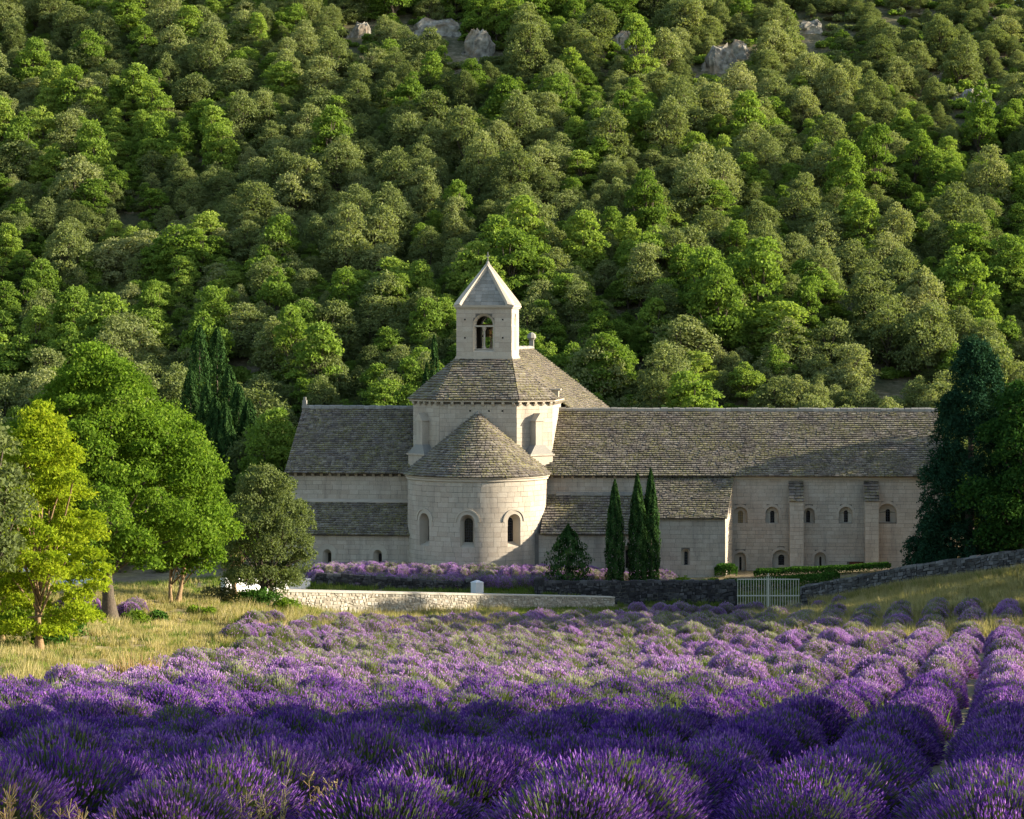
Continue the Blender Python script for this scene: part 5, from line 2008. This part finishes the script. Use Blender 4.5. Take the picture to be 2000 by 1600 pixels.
tag(root, 'white square post with a pointed cap between the dark walls', 'post')

# wooden stakes of the wire fence behind the gap
for k, (px, top, lb) in enumerate([(972, 1140, 'thin wooden fence stake nearest the apse lavender in the gap'), (1027, 1139, 'braced wooden fence stake in the gap beside the dark pier'), (945, 1145, 'thin wooden stake just right of the white post')]):
    Y = 152.6
    z0 = zpx(1164, Y)
    root = link('fence_stake', None, None, (spot(px, Y)[0], Y, z0))
    mb = MB()
    mb.tube([(0, 0, -.2), (0.01, 0, .3), (0, 0, zpx(top, Y) - z0)], [.03, .028, .025], 6)
    if k == 1:
        mb.tube([(-.3, 0, -.2), (0, 0, .5)], [.022, .022], 6)
        mb.tube([(.3, 0, -.2), (0, 0, .5)], [.022, .022], 6)
    link('stake', mb.build('stake', M['bark']), root)
    tag(root, lb, 'stake', 'fence stakes in the gap')

# pale iron gate
Y = 150.2
gx0, gx1 = (1441 - 1000) * Y / F_PX, (1560 - 1000) * Y / F_PX
gzb = zpx(1194, Y)
gate = link('iron_gate', None, None, ((gx0 + gx1) / 2, Y, gzb))
tag(gate, 'pale painted double iron gate of upright bars between dark rubble walls', 'gate')
W = gx1 - gx0
for k in range(24):
    x = -W / 2 + W * k / 23
    mid = 1 - abs(x) / (W / 2)
    if k in (11, 12):
        x += -.04 if k == 11 else .04
    mb = MB()
    zt = zpx(1131 - 5 * mid ** 1.5, Y) - gzb
    zb_ = .15 + .25 * (1 - mid) if k not in (11, 12) else 0.0
    mb.tube([(x, 0, zb_), (x, 0, zt - .05), (x, 0, zt)], [.021, .021, .006], 6)
    link('bar', mb.build('bar', M['white_metal']), gate)
for nm_, pz, hh in (('rail', 1131.5, .03), ('rail', 1163.5, .035)):
    mb = MB()
    z = zpx(pz, Y) - gzb
    mb.box(-W / 2 - .05, W / 2 + .05, -.032, -.012, z - hh, z + hh)
    link(nm_, mb.build(nm_, M['white_metal']), gate)
mb = MB()
mb.box(-.055, .055, -.05, .05, 0, zpx(1129, Y) - gzb)
z = zpx(1129, Y) - gzb
mb.box(-.025, .025, -.025, .025, z, z + .28)
mb.tube([(-.11, 0, z + .1), (0, 0, z + .17), (.11, 0, z + .1)], [.012, .012, .012], 5)
link('meeting_post', mb.build('meeting_post', M['white_metal']), gate)

# white rendered wall behind the holm oak
mb = MB()
A, B = np.array(xy(440, 143)), np.array(xy(606, 151.5))
za, zb_ = zpx(1175, 143), zpx(1172, 151.5)
c = np.array([*((A + B) / 2), min(za, zb_)])
t = (B - A) / np.linalg.norm(B - A)
n_ = np.array([-t[1], t[0]]) * .3
ta, tbb = zpx(1133, 143), zpx(1133, 151.5)
P = np.array([(*A, za - .3), (*B, zb_ - .3), (*(B + n_), zb_ - .3), (*(A + n_), za - .3), (*A, ta), (*B, tbb), (*(B + n_), tbb), (*(A + n_), ta)]) - c
mb.hexa(P)
root = link('white_wall', None, None, tuple(c))
link('wall_face', mb.build('wall_face', M['white_render']), root)
mb = MB()
n2 = n_ / .3 * .05
P2 = np.array([(*(A - n2), ta + .002), (*(B - n2), tbb + .002), (*(B + n_ + n2), tbb + .002), (*(A + n_ + n2), ta + .002), (*(A - n2), ta + .1), (*(B - n2), tbb + .1), (*(B + n_ + n2), tbb + .1), (*(A + n_ + n2), ta + .1)]) - c
mb.hexa(P2)
link('wall_coping', mb.build('wall_coping', M['white_render']), root)
tag(root, 'sunlit white rendered wall seen through the holm oak leaves', 'wall')

# parked van in the shade behind the trees
Y = 146.0
vx1 = (208 - 1000) * Y / F_PX
vz0 = gz(vx1 - 1.5, Y) - .02
vz0 = min(vz0, zpx(1148, Y))
van = link('parked_van', None, None, (vx1 - 2.4, Y, vz0))
Lv, Hv, Wv = 4.8, 2.15, 1.9
mb = MB()
prof = [(-2.4, .32), (2.32, .32), (2.4, .5), (2.4, 1.05), (2.1, 1.2), (1.55, 2.05), (1.35, Hv), (-2.3, Hv), (-2.4, 2.0)]
m = len(prof)
V = [(a, y_, b) for y_ in (0, Wv) for a, b in prof]
mb.add(np.array(V), Q=[[i, (i + 1) % m, m + (i + 1) % m, m + i] for i in range(m)], T=[[0, i, i + 1] for i in range(1, m - 1)] + [[m, m + i + 1, m + i] for i in range(1, m - 1)])
link('body', mb.build('body', M['van_paint']), van)
for nm_, a, b, z0, z1, mt in (('side_panel', -1.9, -.35, .85, 1.85, 'van_panel'), ('side_panel', -.28, 1.0, .85, 1.85, 'van_panel')):
    mb = MB()
    mb.box(a, b, -.012, -.002, z0, z1)
    link(nm_, mb.build(nm_, M[mt]), van)
mb = MB()
mb.add([(1.12, -.006, 1.15), (1.95, -.006, 1.15), (1.5, -.006, 1.9), (1.12, -.006, 1.9)], Q=[[0, 1, 2, 3]])
link('side_window', mb.build('side_window', M['glass']), van)
for x in (-1.5, 1.6):
    for y_ in (-.02, Wv - .2):
        mb = MB()
        mb.tube([(x, y_, .34), (x, y_ + .02, .34), (x, y_ + .2, .34), (x, y_ + .22, .34)], [.25, .34, .34, .25], 18)
        wh = link('wheel', mb.build('wheel', M['rubber']), van)
        mb = MB()
        mb.tube([(x, y_ - .012, .34), (x, y_ + .0, .34)], [.02, .2], 14)
        link('rim', mb.build('rim', M['chrome']), wh)
for y_ in (.15, Wv - .35):
    mb = MB()
    mb.box(2.36, 2.415, y_, y_ + .22, .75, .92)
    link('headlight', mb.build('headlight', M['chrome']), van)
tag(van, 'pale blue van parked in the shade behind the locust and the big oak', 'van')


# ------------------------------------------------------------------ lavender
def lavender(seed, R, H, n, head_l, head_w, nblade, green=0.0, far=False, stemw=.006, smooth=False):
    r = np.random.default_rng(seed)
    Vs, Qs, Ts, ti_q, ti_t, mq, mt = [], [], [], [], [], [], []
    nv = 0
    # flower spikes on a dome
    u = r.random(n)
    ct = 1 - u * 0.93                                # cos of polar angle
    a = r.uniform(0, 2 * PI, n)
    stn = np.sqrt(1 - ct ** 2)
    ph = r.uniform(0, 6, 3)
    lump = 1 + .05 * np.sin(a * 3 + ph[0]) + .05 * np.sin(a * 5 + ct * 6 + ph[1]) + r.normal(0, .055 if not smooth else .03, n)
    D = np.stack([stn * np.cos(a), stn * np.sin(a), ct], -1)
    tipp = D * np.array([R, R, H]) * lump[:, None]
    basep = D * np.array([R * .28, R * .28, H * .12])
    dirv = tipp - basep + rdir(n, r) * .06
    dirv[:, 2] += .10
    dirv /= np.linalg.norm(dirv, axis=1)[:, None]
    hl = head_l * r.uniform(.7, 1.35, n); hw = head_w * r.uniform(.75, 1.3, n)
    fl = r.random(n) > green
    ref = np.tile(np.array([[.3, .2, .9]]), (n, 1))
    b1 = np.cross(dirv, ref); b1 /= np.linalg.norm(b1, axis=1)[:, None]
    b2 = np.cross(dirv, b1)
    s0 = tipp - dirv * hl[:, None]
    mid = tipp - dirv * (hl * .62)[:, None]
    k = np.where(fl)[0]
    ring = [mid[k] + b1[k] * hw[k, None] * .5, mid[k] + b2[k] * hw[k, None] * .5, mid[k] - b1[k] * hw[k, None] * .5, mid[k] - b2[k] * hw[k, None] * .5]
    V = np.stack([s0[k]] + ring + [tipp[k]], 1).reshape(-1, 3)
    base = (np.arange(len(k)) * 6)[:, None]
    F = np.array([[0, 2, 1], [0, 3, 2], [0, 4, 3], [0, 1, 4], [5, 1, 2], [5, 2, 3], [5, 3, 4], [5, 4, 1]])
    T = (base[:, :, None] + F[None]).reshape(-1, 3)
    Vs.append(V); Ts.append(T + nv); nv += len(V)
    tt = np.clip(r.normal(.5, .24, len(k)), 0, 1)
    ti_t.append(np.repeat(tt, 8)); mt.append(np.zeros(len(T)))
    # stems (and bare green tips)
    end = np.where(fl[:, None], s0, tipp)
    bw = b1 * stemw
    st0 = basep + (end - basep) * .35
    V = np.stack([st0 - bw, st0 + bw, end + bw * .7, end - bw * .7], 1).reshape(-1, 3)
    Vs.append(V); Qs.append(np.arange(4 * n).reshape(n, 4) + nv); nv += len(V)
    ti_q.append(np.clip(r.normal(.55, .2, n), 0, 1)); mq.append(np.ones(n))
    # leafy blades inside the dome
    d = rdir(nblade, r); d[:, 2] = np.abs(d[:, 2])
    p = d * np.array([R, R, H]) * (.62 + .22 * r.random(nblade))[:, None]
    nn = rdir(nblade, r)
    Lb = .13 * r.uniform(.7, 1.5, nblade) * (R / .85)
    V, Q = leaf_quads(p, nn, Lb, Lb * .22, r, d + rdir(nblade, r) * .4)
    Vs.append(V); Qs.append(Q + nv); nv += len(V)
    ti_q.append(np.clip(r.normal(.4, .2, nblade), 0, 1)); mq.append(np.ones(nblade))
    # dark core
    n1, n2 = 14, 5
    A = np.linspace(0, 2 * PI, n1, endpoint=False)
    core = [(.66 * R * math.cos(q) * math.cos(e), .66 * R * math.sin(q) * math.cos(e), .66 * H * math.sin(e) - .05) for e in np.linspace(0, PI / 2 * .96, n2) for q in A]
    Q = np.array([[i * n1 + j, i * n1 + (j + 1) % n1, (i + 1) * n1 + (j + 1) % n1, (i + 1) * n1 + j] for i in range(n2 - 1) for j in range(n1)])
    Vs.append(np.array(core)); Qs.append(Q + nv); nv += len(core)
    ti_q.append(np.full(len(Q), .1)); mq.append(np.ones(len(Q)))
    Qa = np.concatenate(Qs); Ta = np.concatenate(Ts)
    return mesh('lavender_bush', np.concatenate(Vs), [Qa, Ta], [M['flower_far_sunlit'], M['stem_far_sunlit']] if far else [M['flower'], M['stem']], np.concatenate(mq + mt), np.concatenate(ti_q + ti_t))


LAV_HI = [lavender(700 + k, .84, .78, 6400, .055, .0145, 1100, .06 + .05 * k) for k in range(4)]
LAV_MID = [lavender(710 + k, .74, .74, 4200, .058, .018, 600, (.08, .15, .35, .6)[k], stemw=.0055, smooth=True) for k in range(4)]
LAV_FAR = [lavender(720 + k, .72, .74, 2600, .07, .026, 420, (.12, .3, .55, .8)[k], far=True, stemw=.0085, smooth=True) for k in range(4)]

lr = np.random.default_rng(99)
th_r = math.radians(11)
dr = np.array([math.sin(th_r), math.cos(th_r)]); dp = np.array([math.cos(th_r), -math.sin(th_r)])
pl_ = []
for k in range(-60, 40):
    q = -3.57 + 1.75 * k
    s = 10 + lr.uniform(0, 1.2)
    while s < 160:
        s += lr.uniform(1.35, 1.75)
        p = dr * s + dp * (q + lr.normal(0, .09))
        pl_.append((p[0], p[1]))
pl_ = np.array(pl_)
x, y = pl_[:, 0], pl_[:, 1]
left = -11.9 + 1.2 * np.sin(y * .09) * .5
farlim = 138 + 5.0 * np.clip(x / 8, -1.2, 1) - np.clip(x - 9, 0, 30) * 1.05
keep = (y > 20.6) & (x > left) & (np.abs(x) < .2 * y + 2.2) & (y < farlim) & ~((x < -6) & (y > 124 + (x + 12) * 1.6))
keep &= ~((y < 24) & (x < -1.5) & (y < 21.6))
pl_ = pl_[keep]
x, y = pl_[:, 0], pl_[:, 1]
z = field_z(x, y)
gsel = .55 * _sn(x * .6 - y * .1, y, .18, 41) + .45 * _sn(x, y, .5, 42) + .38 * lr.normal(size=len(x))
gsel = gsel + .6 * np.clip((y - 45) / 30, 0, 1) - .35 * np.clip((40 - y) / 15, 0, 1)
gsel = gsel + .22 * np.clip((y - 48) / 15, 0, 1) + .5 * np.clip((y - 122) / 6, 0, 1) * np.clip((x - 6) / 6, 0, 1)
gsel = gsel - .95 * np.clip((x - 3) / 6, 0, 1) * np.clip((118 - y) / 10, 0, 1)
var = np.where(gsel < .25, lr.integers(0, 2, len(x)), np.where(gsel < .85, 2, 3))
sc = lr.uniform(.86, 1.16, len(x))
rz = lr.uniform(0, 6.28, len(x))
o = np.argsort(y)
lav_named = {}
sc_z = lr.uniform(.88, 1.15, len(x))
for j, i in enumerate(o[:300]):
    hi = y[i] < 28.5
    me = (LAV_HI if hi else LAV_MID)[var[i] if not hi else min(var[i], 3)]
    ob = link('lavender_bush', me, None, (x[i], y[i], z[i] - .04), rz[i], (sc[i], sc[i], sc[i] * sc_z[i]))
    pxx = 1000 + F_PX * x[i] / y[i]
    pos_ = int(np.clip(pxx // 100, 0, 19))
    depth = 'front rank of the field' if y[i] < 23 else 'second rank of the field' if y[i] < 26 else 'shaded near part of the field' if y[i] < 34 else 'shaded middle of the field'
    side = 'far left' if pxx < 350 else 'left of centre' if pxx < 800 else 'centre' if pxx < 1150 else 'right of centre' if pxx < 1600 else 'far right'
    col_ = ('deep purple', 'purple', 'half-green', 'mostly green')[var[i]]
    tag(ob, '%s lavender bush in the %s, %s' % (col_, depth, side), 'lavender', 'lavender bushes of the near field')
rest = o[300:]
mid_ = y[rest] < 62
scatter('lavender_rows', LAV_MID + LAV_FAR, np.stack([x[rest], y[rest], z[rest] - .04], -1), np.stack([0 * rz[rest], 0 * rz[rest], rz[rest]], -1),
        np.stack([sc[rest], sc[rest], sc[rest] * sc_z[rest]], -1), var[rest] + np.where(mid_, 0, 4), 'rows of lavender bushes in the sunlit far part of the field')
# garden lavender under the apse and beds by the walls
gpts = []
for Y in np.arange(152.9, 157.2, .62):
    for X in np.arange(-11.6, 9.5, .62):
        xx, yy = X + lr.uniform(-.2, .2), Y + lr.uniform(-.15, .15)
        if 154.0 < yy < 154.4 or (xx + 2.7) ** 2 + (yy - 161) ** 2 < 5.0 ** 2 or (5.4 < xx and yy > 156):
            continue
        gpts.append((xx, yy))
for px, Y in [(130, 122), (150, 122.4), (172, 122), (252, 121), (262, 123), (1245, 149.2), (1290, 148.8), (1330, 148.6), (1380, 148.4), (1420, 148.6), (1450, 148.2), (1475, 148.4), (1600, 146.5), (1560, 147), (1640, 146), (1300, 157), (1290, 156.6),
              (1310, 148), (1350, 147.6), (1400, 147.2)]:
    gpts.append(xy(px, Y))
gpts = np.array(gpts)
zz = ground_z(gpts[:, 0], gpts[:, 1])
n_ = len(gpts)
s_ = lr.uniform(.75, 1.0, n_)
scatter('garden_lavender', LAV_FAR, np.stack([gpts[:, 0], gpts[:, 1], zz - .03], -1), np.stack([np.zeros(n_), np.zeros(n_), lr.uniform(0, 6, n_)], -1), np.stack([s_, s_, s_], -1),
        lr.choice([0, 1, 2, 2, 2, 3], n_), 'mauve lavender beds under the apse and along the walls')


# ------------------------------------------------------------------ grass
def tuft(seed, n, H, spread, w, mat, bend=.5):
    r = np.random.default_rng(seed)
    a = r.uniform(0, 2 * PI, n); q = np.sqrt(r.random(n)) * spread
    b = np.stack([q * np.cos(a), q * np.sin(a), np.full(n, -.02)], -1)
    h = H * r.uniform(.45, 1.2, n)
    tip = b + np.stack([np.cos(a + r.normal(0, .8, n)) * h * bend * r.random(n), np.sin(a + r.normal(0, .8, n)) * h * bend * r.random(n), h], -1)
    m = (b + tip) / 2 + np.array([0, 0, .08]) * h[:, None]
    s = rdir(n, r) * np.array([1, 1, 0]); s /= np.linalg.norm(s, axis=1)[:, None] + 1e-6
    V = np.stack([b - s * w, b + s * w, m + s * w * .8, tip, m - s * w * .8], 1).reshape(-1, 3)
    k = np.arange(n)[:, None] * 5
    Q = np.concatenate([k + np.array([[0, 1, 2, 4]])])
    T = k + np.array([[4, 2, 3]])
    t = np.clip(r.normal(.5, .22, n), 0, 1)
    return mesh('tuft', V, [Q, T], [mat], None, np.concatenate([t, t]))


GR = [tuft(801, 70, .26, .4, .016, M['drygrass']), tuft(802, 70, .3, .4, .016, M['greengrass']), tuft(803, 60, .55, .35, .013, M['drygrass']), tuft(804, 70, .45, .35, .015, M['greengrass'])]
gr = np.random.default_rng(61)
gp_ = []


def sow(n, f, kinds, smin=.7, smax=1.3):
    P = f(n)
    zz_ = ground_z(P[:, 0], P[:, 1])
    gp_.append((P, zz_, gr.choice(kinds, len(P)), gr.uniform(smin, smax, len(P))))


def rect(x0, x1, y0, y1, cond=None):
    def f(n):
        X = gr.uniform(x0, x1, n); Y_ = gr.uniform(y0, y1, n)
        k = np.ones(n, bool) if cond is None else cond(X, Y_)
        return np.stack([X[k], Y_[k]], -1)
    return f


sow(9000, rect(-30, -10.5, 55, 140, lambda X, Y_: (X < -11.2 + .6 * np.sin(Y_ * .09)) & (np.abs(X) < .2 * Y_ + 3) & (_sn(X, Y_, .45, 71) + gr.normal(0, .3, len(X)) > -.25)), [0, 0, 1, 2], .45, .95)
sow(1800, rect(13, 30, 116, 149, lambda X, Y_: (Y_ < 150.0 - (X - 17) * .55) & (_sn(X, Y_ * 1.6, .5, 72) > .15)), [2], .7, 1.25)
sow(2600, rect(-14, 0, 122, 146, lambda X, Y_: (Y_ < 137 + (X + 12.7) * .72 + 1)), [0, 1, 1, 2])
sow(900, rect(-2, 7, 140, 149.5), [0, 1, 1])
sow(3200, rect(13, 30, 116, 148, lambda X, Y_: Y_ < 150.2 - (X - 17) * .55), [0, 0, 2, 2], .5, 1.1)
for px0, px1, y0, y1 in ((1590, 2010, 150.4, 139.6),):   # tall grass along the wall foot
    t_ = gr.random(900)
    X = ((px0 + (px1 - px0) * t_) - 1000) / F_PX * (y0 + (y1 - y0) * t_)
    gp_.append((np.stack([X, y0 + (y1 - y0) * t_ - gr.uniform(.4, 1.8, 900)], -1), None, gr.choice([2, 2, 2, 3], 900), gr.uniform(.7, 1.3, 900)))
sow(1500, rect(-12, 8, 46, 140, lambda X, Y_: np.abs(X) < .2 * Y_ + 1), [1, 3, 3], .9, 1.4)
sow(900, rect(-12, 28, 150.4, 153, None), [1, 1, 3], .6, .9)
sow(500, rect(-26, -12, 140, 160, None), [0, 1])
P = np.concatenate([g[0] for g in gp_])
Z = np.concatenate([g[1] if g[1] is not None else ground_z(g[0][:, 0], g[0][:, 1]) for g in gp_])
K = np.concatenate([g[2] for g in gp_]); S = np.concatenate([g[3] for g in gp_])
n_ = len(P)
scatter('grass', GR, np.stack([P[:, 0], P[:, 1], Z], -1), np.stack([np.zeros(n_), np.zeros(n_), gr.uniform(0, 6.3, n_)], -1), np.stack([S, S, S], -1), K, 'dry and green grass on the banks and between the lavender')


# dry weeds in the near left corner and pale dry tufts in the field
def weed(seed, n, H, mat, spread):
    r = np.random.default_rng(seed)
    mb = MB()
    Vl, tl_ = [], []
    for k in range(n):
        b = np.array([r.normal(0, spread), r.normal(0, spread), -.05])
        h = H * r.uniform(.6, 1.15)
        tip = b + np.array([r.normal(0, .12), r.normal(0, .12), h])
        pts_ = [b, (b + tip) / 2 + rdir(1, r)[0] * .03, tip]
        mb.tube(pts_, [.0035, .003, .002], 4, r.random())
        for j in range(9):
            s = r.uniform(.45, 1)
            p = pts_[1] * (1 - s) + tip * s if s > .5 else b * .5 + tip * .5
            e = p + rdir(1, r)[0] * .06 + np.array([0, 0, .05])
            mb.tube([p, e], [.002, .0045], 4, r.random())
    return mb.build('stalks', mat)


for k, (px, Y, H, mt, lb) in enumerate([(15, 20.6, .75, 'drystalk', 'dry brown weed stalks in the bottom left corner'), (95, 20.8, .6, 'drystalk', 'pale dry weed with seed heads right of the corner stalks'),
                                        (480, 22.0, .62, 'drygrass', 'yellowish wild weed among the lavender at the bottom edge'), (640, 22.4, .7, 'drystalk', 'thin dry weed between the yellow weed and the sunlit bushes')]):
    o = link('dry_weed', weed(900 + k, 22, H, M[mt], .2), None, spot(px, Y, -.03))
    tag(o, lb, 'weed', 'dry weeds at the bottom edge')
for k, (px, Y, lb) in enumerate([(263, 70, 'pale dry grass tuft beside the yellow broom'), (530, 114, 'pale dry grass tuft at the far left edge of the lavender')]):
    o = link('dry_grass_tuft', tuft(910 + k, 420, .75, .5, .012, M['drystalk'], .5), None, spot(px, Y, .1), 0, 1.25)
    tag(o, lb, 'grass tuft')
